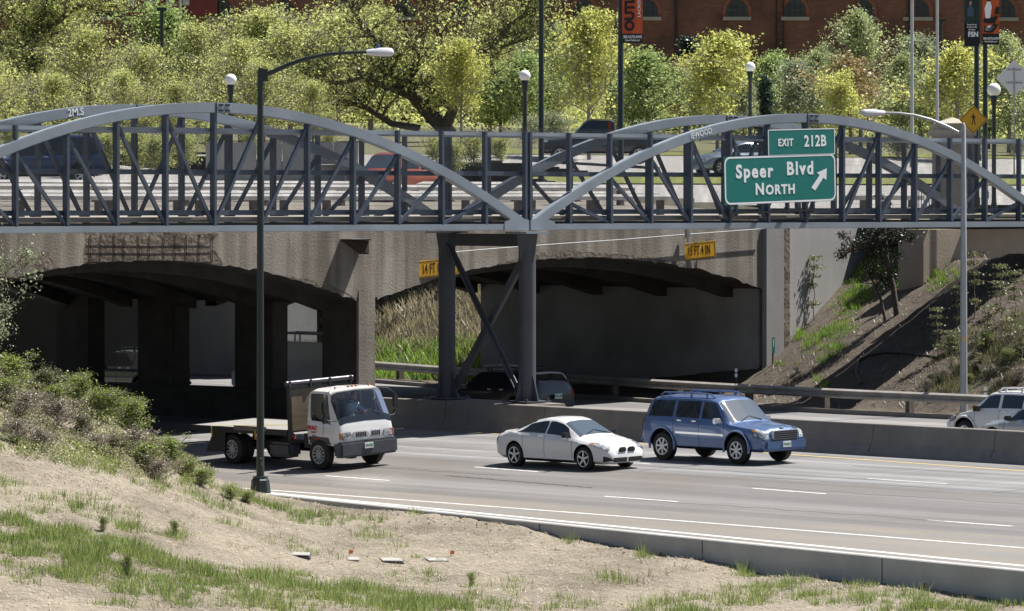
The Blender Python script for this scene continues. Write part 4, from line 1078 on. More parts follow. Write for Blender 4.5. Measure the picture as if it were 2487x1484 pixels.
mb=MB(); mb.box((-2.72,0,1.5),(.03,1.5,.5)); mb.build('rear_window',M['glass'],wv)
far_place(wv,728,0,7.0)
# vehicles up on the boulevard, behind the mesh
def deck_place(root,px,d,hd=(-1,0.35)):
    p=at_d(px,0,d); set_pose(root,(p[0],p[1],zbg(p[0],p[1])+.06),hd,0)
LAT=(-CP,SP)
nv,_,xr,xf=suv('navy_suv','large dark blue utility vehicle on the overpass behind the left mesh','car',M['pnavy'],1.0,.95,3.1,1.95,1.95,.39,trim='plastic',clad=False)
deck_place(nv,92,172,(-.9,.55)); nv.location.z-=.3
def pickup(name,label,pm,H=1.78):
    k=dict(zr=[(-2.8,.75),(-2.78,1.05),(-2.7,1.12),(-.72,1.12),(-.68,1.13),(-.60,H-.08),(-.4,H-.01),(.3,H),(.55,H-.06),(1.15,1.14),(1.5,1.10),(2.25,1.02),(2.42,.9),(2.45,.65)],
      zb=[(-2.8,.65),(-2.7,1.07),(-.6,1.07),(1.1,1.06),(2.3,.95),(2.45,.6)],z0=[(-2.8,.5),(-2.4,.42),(2.2,.42),(2.45,.48)],
      w=[(-2.8,.88),(-2.5,.93),(1.5,.95),(2.2,.9),(2.45,.8)],yb=[(-2.8,.85),(-.5,.88),(1.1,.88),(2.2,.8),(2.45,.7)],yr=[(-2.8,.82),(-.8,.84),(-.6,.68),(.5,.68),(1.15,.8),(2.2,.7),(2.45,.6)])
    S=Surf(k,.02); root=thing(name,label,'pickup')
    b=body_mesh(S,None,110).build('body',[pm,M['black']],root); cut_arches(b,[(1.6,.42),(-1.6,.42)],.45,.28,1.9)
    for x in (1.6,-1.6):
        for sd_ in (1,-1): make_wheel(root,x,sd_*.82,.38,.25,sd_,6,.62)
    patch_top('windscreen',S,M['wind'],root,.60,1.12,6.12); patch_top('rear_window',S,M['glass'],root,-.66,-.58,6.2)
    for sd_ in (1,-1):
        patch('window',S,M['glass'],root,(-.48,.95),(-.45,.52),5.12,5.92,sd_); patch('headlight',S,M['lens'],root,(2.1,2.43),(2.1,2.42),3.9,5.4,sd_,.01); patch('tail_light',S,M['red'],root,(-2.77,-2.65),(-2.76,-2.65),3.6,5.2,sd_,.01)
    mirrors(S,root,.85,1.2,.86,'black')
    return root
rp=pickup('red_pickup','orange red pickup on the overpass behind the arch and mesh',M['pred']); deck_place(rp,958,157,(-1,-.30)); rp.location.z=7.12; rp.scale=(.88,.88,.92)
bp=pickup('black_pickup','black pickup parked under the young tree beyond the mesh',M['pblack'],1.85); deck_place(bp,1455,184,(-CP,SP))
sv=saloon('silver_saloon','silver blue saloon car on the boulevard left of the exit sign',M['psilver']); deck_place(sv,1800,182,(-.95,.3))

# ---- flatbed truck
tk=thing('flatbed_truck','white cab-over flatbed truck with empty bed and dark bumper in the near lane','truck')
TWB=3.76; r=.42; hw=1.02
kc=dict(zr=[(1.36,2.12),(1.44,2.21),(1.6,2.25),(2.20,2.245),(2.32,2.19),(2.66,1.45),(2.71,1.32),(2.76,1.05),(2.78,.70)],
  zb=[(1.36,1.36),(2.2,1.32),(2.6,1.22),(2.72,1.12),(2.78,.64)],z0=[(1.36,.60),(2.3,.60),(2.78,.56)],
  w=[(1.36,.97),(1.45,1.0),(2.2,1.02),(2.6,1.02),(2.72,1.0),(2.78,.95)],yb=[(1.36,.95),(2.2,.985),(2.6,.985),(2.72,.97),(2.78,.92)],
  yr=[(1.36,.86),(1.5,.90),(2.3,.90),(2.64,.95),(2.72,.94),(2.78,.88)])
S=Surf(kc,.022)
wx0,wx1=2.33,2.645
def skip(x,q,s_): return (wx0-.01<x<wx1-.01 and q>=6.0) or (1.52<x<2.2 and 5.1<q<5.9)
cab=thing('x','x','x'); bpy.data.objects.remove(cab)
b=body_mesh(S,skip,74).build('cab',[M['ptruck'],M['black']],tk)
S2=Surf({n:[(x,(z-.03 if n!='z0' else z+.03)) for x,z in kc[n]] for n in kc},.022)
def skip2(x,q,s_): return (wx0-.06<x<wx1+.03 and q>=5.95) or (1.5<x<2.25 and 5.0<q<5.95)
body_mesh(S2,skip2,50).build('cab_lining',M['interior'],tk)
patch_top('windscreen',S,M['clear'],tk,wx0,wx1,6.02,.002)
def edge_strip(nm,m,x0,x1,q0,off):
    return patch_top(nm,S,m,tk,x0,x1,q0,off)
patch_top('windscreen_band',S,M['glass'],tk,2.64,2.705,6.0,.006,4)
patch_top('sun_strip',S,M['black'],tk,2.29,2.335,6.05,.006,3)
for sd_ in (1,-1):
    patch('window',S,M['glass'],tk,(1.50,2.06),(1.50,2.05),5.08,5.92,sd_,.004)
    patch('quarter_window',S,M['glass'],tk,(2.10,2.42),(2.10,2.20),4.75,5.9,sd_,.005)
    mb=MB(); mb.box((2.765,sd_*.755,.935),(.06,.36,.21)); mb.build('headlight',M['lens'],tk,bevel=.03); mb=MB(); mb.box((2.745,sd_*.955,.935),(.08,.07,.20)); mb.build('turn_signal',M['amber'],tk,bevel=.02)
    pass
    patch('wheel_arch',S,M['plastic'],tk,(1.40,2.45),(1.5,2.3),1.0,2.8,sd_,.010)
    # mirrors on long arms
    mb=MB(); y=sd_*1.0
    mb.tube([(2.60,y*.90,1.36),(2.56,y*1.18,1.38),(2.52,y*1.30,1.44)],.018,6); mb.tube([(2.24,y*.86,2.16),(2.40,y*1.12,2.12),(2.52,y*1.30,1.97),(2.52,y*1.30,1.44)],.018,6); mb.build('mirror_arm',M['black'],tk)
    mb=MB(); mb.box((2.51,y*1.30,1.76),(.08,.20,.36)); mb.box((2.51,y*1.30,1.42),(.08,.20,.20)); mb.build('wing_mirror',M['black'],tk,bevel=.03)
    mb=MB(); mb.bar((2.665,sd_*.55,1.42),(2.52,sd_*.08,1.70),.03,.02); mb.build('wiper',M['black'],tk)
    patch('door_gap',S,M['black'],tk,(2.075,2.09),(2.075,2.09),2.6,5.1,sd_,.003,2)
    for k in range(2): pass
mb=MB(); mb.box((2.775,0,.96),(.05,1.04,.19)); g=mb.build('grille',M['chrome'],tk,bevel=.02)
mb=MB()
for i in range(14): mb.box((2.803,-.42+i*.0646,.955),(.012,.036,.13))
mb.build('grille_slot',M['black'],g)
mb=MB(); mb.lathe([(1e-3,.045),(.07,.045),(.09,.03),(.09,0)],14,'x',(2.79,0,.96)); mb.build('emblem',M['chrome'],g)
mb=MB(); mb.box((2.69,0,.57),(.36,2.10,.44)); mb.build('front_bumper',M['plastic'],tk,bevel=.06)
plate(tk,2.885,-.05,.64,1,'153-ZRE')
mb=MB(); mb.box((2.65,-.52,.335),(.22,.2,.06)); mb.box((2.65,.52,.335),(.22,.2,.06)); mb.build('tow_eye',M['black'],tk)
for y in (-.62,-.14,0,.14,.62):
    mb=MB(); mb.box((2.2,y,2.255),(.09,.05,.035),None,.7); mb.build('roof_lamp',M['amber'],tk)
mb=MB(); mb.box((-.4,0,.52),(5.6,.72,.22)); mb.build('chassis_frame',M['black'],tk)
mb=MB(); mb.box((.15,-.78,.48),(.95,.45,.42)); mb.build('fuel_tank',M['plastic'],tk,bevel=.08)
mb=MB(); mb.box((1.7,0,.75),(1.5,1.5,.4)); mb.build('engine_cover',M['black'],tk)
for x,n_ in ((TWB/2,1),(-TWB/2,2)):
    for sd_ in (1,-1):
        for j in range(n_): make_wheel(tk,x,sd_*(hw-.10-j*.27),r,.24,sd_,12,.62,'lgrey')
# bed
BX0,BX1=-3.5,.74; BZ=1.06
mb=MB(); mb.box(((BX0+BX1)/2,0,BZ-.04),(BX1-BX0,2.30,.08)); bed=mb.build('bed_deck',mat('worn_bed_planks',(.30,.29,.28),.7,c2=(.20,.19,.18),scale=3,stretch=(.4,6,1),bump=.1),tk)
mb=MB()
for sd_ in (1,-1): mb.box(((BX0+BX1)/2,sd_*1.165,BZ-.07),(BX1-BX0,.05,.16))
mb.box((BX0-.01,0,BZ-.09),(.05,2.36,.20)); mb.build('bed_rail',M['black'],tk)
for sd_ in (1,-1):
    mb=MB(); mb.box((-.25-.6,sd_*1.2,BZ-.0),(1.4,.03,.13)); mb.build('side_box',M['timber'],tk)
mb=MB(); mb.bar((-2.55,-1.16,BZ+.01),(.3,.5,BZ+.03),.05,.008); mb.bar((-2.55,-1.2,BZ+.01),(-2.55,-1.2,BZ-.28),.05,.01,up=(1,0,0)); mb.build('yellow_strap',mat('yellow_webbing',(.55,.50,.08),.8),tk)
mb=MB(); mb.bar((-.62,-1.20,BZ-.02),(-.62,-1.20,BZ-.30),.05,.012,up=(1,0,0)); mb.build('strap_end',M['signyellow'],tk)
# headboard of plywood in a dark frame, with a roller bar on top
M['ply']=mat('weathered_plywood',(.17,.13,.085),.75,c2=(.10,.078,.055),scale=1.5,stretch=(1,.5,6),detail=7,c3=(.24,.20,.145),scale3=1.2)
mb=MB(); mb.box((BX1+.06,0,1.62),(.05,2.16,1.16)); mb.build('headboard',M['ply'],tk)
mb=MB()
for y in (-1.12,1.12): mb.box((BX1+.06,y,1.60),(.10,.09,1.62))
mb.box((BX1+.06,0,2.22),(.09,2.2,.07)); mb.build('headboard_frame',M['black'],tk)
mb=MB(); mb.tube([(BX1+.06,-1.22,2.36),(BX1+.06,1.22,2.36)],.075,14); mb.build('roller_bar',mat('dark_steel_roller',(.10,.09,.11),.3,metal=.6),tk)
mb=MB()
for y in (-1.12,-.35,.35,1.12): mb.box((BX1+.06,y,2.32),(.16,.08,.20))
mb.build('roller_bracket',M['black'],tk)
for sd_ in (1,-1):
    mb=MB(); mb.poly([(-2.55,sd_*1.12,.98),(-2.05,sd_*1.12,.98),(-2.1,sd_*1.12,.35),(-2.95,sd_*1.12,.32)],(0,-sd_*.5,0)); mb.build('mudflap',M['black'],tk)
    mb=MB(); mb.box((.85,sd_*1.06,.86),(.10,.04,.07)); mb.build('marker_light',M['red'],tk)
mb=MB(); mb.bar((-3.0,-.9,.55),(-3.0,.9,.55),.08,.06); mb.bar((-3.0,-.7,.55),(-2.9,-.7,1.0),.06,.05); mb.bar((-3.0,.7,.55),(-2.9,.7,1.0),.06,.05); mb.build('rear_underrun_bar',M['black'],tk)
# door lettering
def door_text(txt,x,z,size,m,sx=.9,bold=.004):
    y=-S.P(x,4.0,1).y-.012
    return lettering('lettering',txt,m,tk,(x,y,z),size,sx,bold,(R(90),0,0),.001)
M['dred']=mat('door_red_lettering',(.45,.02,.02),.5); M['dblk']=mat('door_dark_lettering',(.03,.03,.03),.5)
door_text('WAG',1.60,1.14,.17,M['dred'],1.0,.010); door_text('EQUIPMENT CO',1.74,1.03,.055,M['dred']); door_text('U.S. DOT',1.72,.94,.06,M['dblk'])
door_text('303-297-1020',1.86,.84,.075,M['dred'],.9,.004); door_text('DENVER CO',1.90,.775,.045,M['dblk'])
mb=MB(); y=-S.P(1.6,3.6,1).y-.010; mb.poly([(1.44,y,.81),(1.62,y,.81),(1.62,y,.85),(1.57,y,.90),(1.44,y,.90)],(0,-.004,0)); mb.build('logo',M['dblk'],tk)
c_=on_road(776,1141); TT=.05
set_pose(tk,(c_[0]+hw,c_[1]+TWB/2,zroad(c_[0])+TT*hw+.004),(0,-1),TT)
for y_ in (.48,-.48):
    mb=MB(); mb.poly([(1.46,y_-.25,.88),(2.0,y_-.25,.88),(2.0,y_-.25,1.13),(1.60,y_-.25,1.13),(1.54,y_-.25,1.82),(1.44,y_-.25,1.82)],(0,.5,0)); mb.build('seat',M['plastic'],tk)
mb=MB(); mb.box((2.48,0,1.26),(.34,1.6,.12)); mb.build('dashboard',M['interior'],tk,bevel=.04)
st=MB(); st.tube([(2.24+.05*math.cos(a)+.10*math.sin(a)*.6,.46+.20*math.cos(a),1.42+.16*math.sin(a)) for a in np.linspace(0,2*math.pi,17)],.014,6); st.build('steering_wheel',M['black'],tk)
# driver
def skin_figure(name,verts,edges,rad,mats,parent=None,lv=2):
    me=bpy.data.meshes.new(name); me.from_pydata(verts,edges,[]); o=bpy.data.objects.new(name,me); col.objects.link(o)
    o.modifiers.new('s','SKIN'); 
    for i,v in enumerate(me.skin_vertices[0].data):
        v.radius=(rad[i],rad[i]) if not isinstance(rad[i],tuple) else rad[i]; v.use_root=(i==0)
    ss=o.modifiers.new('u','SUBSURF'); ss.levels=lv; ss.render_levels=lv
    dg=bpy.context.evaluated_depsgraph_get(); dg.update(); m2=bpy.data.meshes.new_from_object(o.evaluated_get(dg)); o.modifiers.clear(); o.data=m2
    for m in mats: m2.materials.append(m)
    for p in m2.polygons: p.use_smooth=True
    return o
dr=thing('person','driver in a light blue shirt leaning to the wheel behind the truck windscreen','person')
M['shirt']=mat('light_blue_shirt',(.42,.52,.62),.8,c2=(.34,.44,.55),scale=6,bump=.2); M['skin']=mat('skin',(.42,.24,.17),.55); M['jeans']=mat('blue_jeans',(.05,.07,.13),.9); M['hair']=mat('dark_hair',(.03,.022,.018),.8)
V=[(1.18,.48,1.16),(1.20,.48,1.35),(1.24,.48,1.58),(1.28,.48,1.70),(1.30,.48,1.78), (1.26,.66,1.62),(1.45,.74,1.42),(1.70,.66,1.44),(1.80,.62,1.46),(1.26,.30,1.62),(1.46,.22,1.42),(1.70,.30,1.44),(1.80,.34,1.46),
   (1.45,.38,1.18),(1.72,.36,1.10),(1.85,.36,.80),(1.45,.58,1.18),(1.72,.60,1.10),(1.85,.60,.80)]
E_=[(0,1),(1,2),(2,3),(3,4),(2,5),(5,6),(6,7),(7,8),(2,9),(9,10),(10,11),(11,12),(0,13),(13,14),(14,15),(0,16),(16,17),(17,18)]
Rr=[.17,.16,.17,.07,.06,.075,.06,.05,.035,.075,.06,.05,.035,.10,.08,.06,.10,.08,.06]
V=[(x+.40,y,z+.05) for x,y,z in V]
bd=skin_figure('body',V,E_,Rr,[M['shirt'],M['skin'],M['jeans']]); bd.parent=dr
for p in bd.data.polygons:
    c=p.center
    if c.x>2.02 and c.z>1.35: p.material_index=1
    elif c.z>1.79: p.material_index=1
    elif c.z<1.27 : p.material_index=2
hd=MB(); hd.lathe([(1e-3,-.125),(.05,-.115),(.075,-.06),(.085,.0),(.082,.05),(.06,.10),(1e-3,.125)],16,'z',(1.72,.48,1.94)); hd.lathe([(.02,-.02),(.012,.02)],6,'x',(1.81,.48,1.93))
for s__ in (-.03,.03): hd.ball((1.795,.48+s__,1.95),.012,8)
for s__ in (-.085,.085): hd.ball((1.72,.48+s__,1.935),.022,8)
hd.build('head',M['skin'],dr); hr=MB(); hr.lathe([(.086,-.02),(.092,.04),(.07,.105),(1e-3,.135)],16,'z',(1.705,.48,1.95)); hr.build('hair',M['hair'],dr)
for yy,sg in ((.62,1),(.34,-1)):
    hm=MB(); hm.box((2.24,yy,1.515),(.09,.03,.08)); 
    for f in range(4): hm.tube([(2.27,yy+sg*.015,1.545-f*.02),(2.31,yy-sg*.005,1.55-f*.02),(2.295,yy-sg*.03,1.55-f*.02)],[.010,.009,.007],6)
    hm.tube([(2.23,yy-sg*.01,1.55),(2.26,yy-sg*.035,1.57)],[.011,.009],6); hm.build('hand',M['skin'],dr,bevel=.008)
dr.matrix_world=tk.matrix_world.copy(); dr.location=tk.location; dr.rotation_euler=tk.rotation_euler
# ---------------------------------------------------------------- brick building far behind
def brick_mat():
    m=mat('red_brick',(.18,.055,.035),.9); t=m.node_tree; p=t.nodes['Principled BSDF']
    tc=t.nodes.new('ShaderNodeTexCoord'); mp=t.nodes.new('ShaderNodeMapping'); mp.inputs['Rotation'].default_value=(R(90),0,0)
    b=t.nodes.new('ShaderNodeTexBrick'); b.inputs['Scale'].default_value=1.0; b.inputs['Brick Width'].default_value=.42; b.inputs['Row Height'].default_value=.15; b.inputs['Mortar Size'].default_value=.012
    b.inputs['Color1'].default_value=(.21,.088,.062,1); b.inputs['Color2'].default_value=(.15,.066,.050,1); b.inputs['Mortar'].default_value=(.12,.085,.07,1)
    lnk(t,tc.outputs['Object'],mp.inputs[0]); lnk(t,mp.outputs[0],b.inputs['Vector'])
    n=t.nodes.new('ShaderNodeTexNoise'); n.inputs['Scale'].default_value=.35; n.inputs['Detail'].default_value=8; lnk(t,tc.outputs['Object'],n.inputs['Vector'])
    r=t.nodes.new('ShaderNodeValToRGB'); r.color_ramp.elements[0].position=.35; r.color_ramp.elements[1].position=.7; r.color_ramp.elements[0].color=(.6,.58,.58,1); r.color_ramp.elements[1].color=(1.25,1.2,1.15,1)
    lnk(t,n.outputs['Fac'],r.inputs[0]); mx=t.nodes.new('ShaderNodeMix'); mx.data_type='RGBA'; mx.blend_type='MULTIPLY'; mx.inputs['Factor'].default_value=1
    lnk(t,b.outputs['Color'],mx.inputs['A']); lnk(t,r.outputs[0],mx.inputs['B']); lnk(t,mx.outputs['Result'],p.inputs['Base Color']); return m
M['brick']=brick_mat(); M['brick2']=mat('arch_brick',(.25,.09,.06),.9,c2=(.18,.06,.04),scale=8); M['stone']=mat('sill_stone',(.33,.30,.28),.9,c2=(.26,.24,.22),scale=3)
M['wglass']=mat('dark_window_glass',(.012,.014,.017),.15,c2=(.025,.03,.035),scale=3); M['brickbase']=mat('painted_base',(.10,.035,.035),.9,c2=(.07,.03,.03),scale=1)
DB=330.0; SB=FPX/DB
def bx(px): return (px-CX)/SB
def bz(py): return CAM[2]-(py-YH)/SB
u0,v0=xd(0,DB)
bl=thing('brick_building','long old red brick building with arched windows and stone sills behind the trees','building',(u0,v0,0),-PH)
FO=6.0
mb=MB(); xl,xm,xr2=bx(-500),bx(2072),bx(3000)
mb.poly([(xl,0,8),(xm,0,8),(xm,0,26),(xl,0,26)],(0,6,0)); mb.build('wall',M['brick'],bl)
mb=MB(); mb.poly([(xm,.0,8),(xr2,2.6,8),(xr2,2.6,26),(xm,0,26)],(0,6,0)); mb.build('wall',M['brick'],bl)
mb=MB(); mb.box(((xl+xm)/2+2,-.12,bz(190)),(xm-xl-4,.24,bz(148)-bz(232))); mb.build('plinth',M['brickbase'],bl)
def warch(cx,z0,r,h,n=14): return [(cx-r,0,z0)]+[(cx+r*math.cos(math.pi-math.pi*i/n),0,z0+h+r*1.05*math.sin(math.pi*i/n)) for i in range(n+1)]+[(cx+r,0,z0)]
for px in (-40,105,250,395,540,690,835,980,1125,1270,1418,1571,1789,1930,2092,2229,2440,2600):
    x=bx(px); y=0 if px<2072 else (x-xm)*2.6/(xr2-xm); r_=.80 if px<2072 else .86; z0=bz(41)
    P=[(a,y-.02,c) for a,b_,c in warch(x,z0,r_,.42)]
    O=[(a,y-.06,c) for a,b_,c in warch(x,z0-.0,r_+.26,.42)]
    mb=MB(); n=len(P); mb.add(P+O,[(i,i+1,n+i+1,n+i) for i in range(n-1)]); w_=mb.build('window',M['brick2'],bl)
    mb=MB(); mb.poly([(a,y-.015,c) for a,b_,c in P]); mb.build('pane',M['wglass'],w_)
    mb=MB()
    for k in (-.4,0,.4): mb.box((x+k,y-.03,z0+.6),(.035,.03,1.15))
    for k in (.3,.7): mb.box((x,y-.03,z0+k),(1.5,.03,.035))
    mb.build('glazing_bar',M['signblack'],w_)
    mb=MB(); mb.box((x,y-.12,z0-.14),(2*r_+.45,.3,.26)); mb.build('sill',M['stone'],w_)
for px in (1641,230,2208,985):
    mb=MB(); x=bx(px); y=0 if px<2072 else (x-xm)*2.6/(xr2-xm); mb.tube([(x,y-.15,26),(x,y-.15,bz(132))],.085,8); mb.build('downpipe',M['signblack'],bl)
mb=MB(); x=bx(1893); mb.tube([(x-.25,-.15,26),(x-.25,-.15,bz(150))],.05,6); mb.tube([(x+.25,-.15,26),(x+.25,-.15,bz(150))],.05,6)
for i in range(24): mb.bar((x-.25,-.15,bz(150)+i*.5),(x+.25,-.15,bz(150)+i*.5),.04,.04)
mb.build('fire_ladder',M['signblack'],bl)
rb=thing('wall_banner','red banner with white marks high on the brick wall at upper left','banner',(0,0,0))
p=at_d(405,12,DB-.8); rb.location=tuple(p); rb.rotation_euler=(0,0,-PH)
mb=MB(); mb.box((0,0,0),(245/SB,.1,48/SB)); rp_=mb.build('banner_cloth',mat('red_banner',(.17,.03,.03),.8,c2=(.13,.025,.025),scale=1),rb)
for k in (-2.6,-1.2,.2,1.4): mb=MB(); mb.box((k,-.06,.25),(.5,.02,.55)); mb.build('white_mark',M['lgrey'],rp_)

# ---------------------------------------------------------------- trees
LM={}
LM['maple']=leafmat('yellow_green_leaves',(.56,.56,.17),(.44,.47,.14),.35,.55); LM['cotton']=leafmat('olive_green_leaves',(.50,.53,.20),(.39,.43,.15),.4,.55)
LM['green']=leafmat('fresh_green_leaves',(.34,.42,.16),(.27,.36,.13),.35,.55); LM['poplar']=leafmat('pale_green_leaves',(.42,.47,.24),(.35,.41,.19),.35,.55)
LM['spruce']=leafmat('blue_green_needles',(.035,.065,.055),(.025,.05,.04),trans=.1); LM['grey']=leafmat('grey_green_leaves',(.33,.37,.23),(.25,.29,.17))
LM['russet']=leafmat('russet_leaves',(.36,.27,.13),(.27,.22,.10)); LM['pine']=leafmat('dark_pine_needles',(.035,.045,.028),(.05,.055,.035),trans=.1)
LM['weed']=leafmat('weed_leaves',(.115,.15,.05),(.08,.115,.035)); LM['bush']=leafmat('bright_bush_leaves',(.27,.33,.085),(.20,.26,.06),.35,.45); LM['dry']=leafmat('dry_twig_leaves',(.30,.26,.20),(.22,.19,.15),trans=.1)
def leaves_mesh(pts,sizes,seed,aspect=.62,upbias=.25):
    g=np.random.default_rng(seed); n=len(pts); P=np.asarray(pts); s=np.asarray(sizes)[:,None]
    a=g.normal(size=(n,3)); a/=np.linalg.norm(a,axis=1)[:,None]
    b=g.normal(size=(n,3)); b-=a*(a*b).sum(1)[:,None]; b/=np.linalg.norm(b,axis=1)[:,None]
    c=np.cross(a,b)
    q=np.empty((n,4,3)); q[:,0]=P-a*s*.5; q[:,1]=P+b*s*.5*aspect+c*s*.08; q[:,2]=P+a*s*.5; q[:,3]=P-b*s*.5*aspect+c*s*.08
    return q.reshape(-1,3)
def mesh_quads(name,V,m,parent):
    n=len(V)//4; me=bpy.data.meshes.new(name); me.vertices.add(len(V)); me.vertices.foreach_set('co',np.asarray(V,np.float32).ravel())
    me.loops.add(n*4); me.loops.foreach_set('vertex_index',np.arange(n*4,dtype=np.int32)); me.polygons.add(n)
    me.polygons.foreach_set('loop_start',np.arange(0,n*4,4,dtype=np.int32)); me.polygons.foreach_set('loop_total',np.full(n,4,dtype=np.int32)); me.update(); me.validate()
    me.materials.append(m); o=bpy.data.objects.new(name,me); col.objects.link(o)
    if parent is not None: o.parent=parent
    return o
def gen_tree(name,H,trunk_h,prof,nl,leafn,lsize,lm,bark,seed,tr=.14,rise=.5,twigs=6,mains=None,gap=.35,clump=.28,tw=.018):
    rr=random.Random(seed); root=empty(name); mb=MB(); tips=[]
    def limb(p0,d0,L,r0,depth):
        pts=[Vector(p0)]; d=Vector(d0).normalized(); n=5
        for i in range(n):
            d=(d+Vector((rr.uniform(-.25,.25),rr.uniform(-.25,.25),rr.uniform(-.12,.22)))).normalized(); pts.append(pts[-1]+d*L/n)
        mb.tube(pts,[r0*(1-.85*i/n)+.004 for i in range(n+1)],5 if depth else 7,False)
        if depth==0 or True:
            m=twigs if depth==0 else 3
            if depth<2:
                for k in range(m):
                    f=rr.uniform(.25,1); q=pts[min(n,int(f*n))]; dd=(d*.5+Vector((rr.uniform(-1,1),rr.uniform(-1,1),rr.uniform(-.35,.8)))).normalized()
                    limb(q,dd,L*rr.uniform(.28,.5),max(tw*.6,r0*.35),depth+1)
            if depth>=1:
                for p_ in pts[2:]: tips.append(p_)
    if mains is None:
        pts=[];k=10
        for i in range(k+1):
            t=i/k; pts.append(Vector((rr.uniform(-.06,.06)*H*.12*t*2,rr.uniform(-.06,.06)*H*.12*t*2,H*.93*t)))
        mb.tube(pts,[tr*(1-.88*(i/k))+.01 for i in range(k+1)],9,False)
        for j in range(nl):
            t=(j+rr.random())/nl; z=trunk_h+(H*.93-trunk_h)*t; i=min(k-1,int(z/(H*.93)*k)); p=pts[i].lerp(pts[i+1],z/(H*.93)*k-i)
            a=j*2.4+rr.uniform(-.5,.5); L=max(.25,prof(t)*rr.choice((rr.uniform(.45,.8),rr.uniform(.8,1.3)))); limb(p,(math.cos(a),math.sin(a),rise*(.6+.8*t)),L,max(tw,tr*.45*(1-t*.7)),0)
        tips+= [pts[-1]]*6
    else:
        for ml in mains:
            pts=[Vector(p[:3]) for p in ml]; mb.tube(pts,[p[3] for p in ml],9,False)
            for i in range(1,len(pts)):
                for q in range(nl):
                    f=rr.random(); p=pts[i-1].lerp(pts[i],f); r_=ml[i][3]
                    if p.z<trunk_h: continue
                    a=rr.uniform(0,6.28); limb(p,(math.cos(a),math.sin(a),rr.uniform(0,.9)),prof(0)*rr.uniform(.5,1.1),max(tw,r_*.5),0)
    tk_=mb.build('trunk',bark,root,fix=False)
    g=np.random.default_rng(seed+5); T=np.array([tuple(p) for p in tips]); keep=g.random(len(T))>gap; T=T[keep] if keep.sum()>20 else T
    ix=g.integers(0,len(T),leafn); P=T[ix]+g.normal(size=(leafn,3))*clump*np.array([1,1,.85])
    mesh_quads('crown',leaves_mesh(P,lsize*(.45+1.15*g.random(leafn)**1.6),seed+9),lm,root)
    return root
oval=lambda R_,pk=.35: (lambda t: R_*math.sin(math.pi*min(1,max(0,(t*.86+.14)))**(.75 if pk<.4 else 1))+.12*R_)
cone=lambda R_: (lambda t: R_*(1-.92*t))
PROT={}
PROT['maple']=lambda: gen_tree('young_maple_tree',6.0,1.7,oval(2.05),26,8500,.135,LM['maple'],M['barkg'],3,.075,.9,6,gap=.25,clump=.22,tw=.012)
PROT['maple2']=lambda: gen_tree('young_maple_tree',5.2,1.3,oval(2.1),24,6500,.13,LM['maple'],M['barkg'],8,.07,1.0,6,gap=.35,clump=.20,tw=.012)
PROT['russet']=lambda: gen_tree('russet_tree',4.6,1.2,oval(1.8),20,4200,.13,LM['russet'],M['barkg'],14,.07,1.0,6,gap=.35,clump=.22,tw=.012)
PROT['green']=lambda: gen_tree('green_bushy_tree',5.5,.6,oval(2.5),32,9500,.14,LM['green'],M['barkd'],21,.09,.7,6,gap=.3,clump=.28)
PROT['poplar']=lambda: gen_tree('poplar_tree',8.6,1.0,oval(2.7),36,12000,.15,LM['poplar'],M['barkg'],27,.13,1.1,6,gap=.25,clump=.26)
PROT['cotton']=lambda: gen_tree('cottonwood_tree',9.0,1.2,oval(4.0),38,8800,.155,LM['cotton'],M['twig'],33,.19,.65,7,gap=.35,clump=.30,tw=.032)
PROT['cotton2']=lambda: gen_tree('cottonwood_tree',7.5,.8,oval(3.7),36,8200,.15,LM['cotton'],M['twig'],39,.14,.7,7,gap=.3,clump=.30,tw=.030)
PROT['spruce']=lambda: gen_tree('spruce_tree',5.5,.2,cone(1.3),46,11000,.12,LM['spruce'],M['barkd'],45,.08,-.05,5,gap=.1,clump=.14)
PROT['greyshrub']=lambda: gen_tree('grey_green_tree',5.2,.5,oval(2.1),28,7500,.13,LM['grey'],M['twig'],51,.08,.8,6,gap=.3,clump=.26)
PROT['shrub']=lambda: gen_tree('roadside_shrub',2.0,.1,oval(1.5),20,4200,.12,LM['cotton'],M['twig'],57,.04,.8,6,gap=.2,clump=.22,tw=.014)
PROT['sage']=lambda: gen_tree('sage_bush',1.5,.05,oval(1.5),18,4200,.09,LM['grey'],M['twig'],63,.03,.9,6,gap=.1,clump=.20,tw=.012)
_made={}
def plant(kind,px,d,ytop,label,cat='tree',group=None,dz=0.0,wide=1.0,zbase=None):
    p=at_d(px,0,d); z=(zbg(p[0],p[1]) if zbase is None else zbase)-.05
    top=CAM[2]-(ytop-YH)*d/FPX
    if kind not in _made: o=PROT[kind](); _made[kind]=(o,max(v.co.z for c in o.children if c.name.startswith('trunk') for v in c.data.vertices)); 
    else: o=copy_tree(_made[kind][0])
    h=_made[kind][1]; s=(top-z)/h
    o.location=(p[0],p[1],z); o.scale=(s*wide,s*wide,s); o.rotation_euler=(0,0,random.uniform(0,6.28))
    return tag(o,label,cat,group)
GT='trees between the bridges and the brick building'
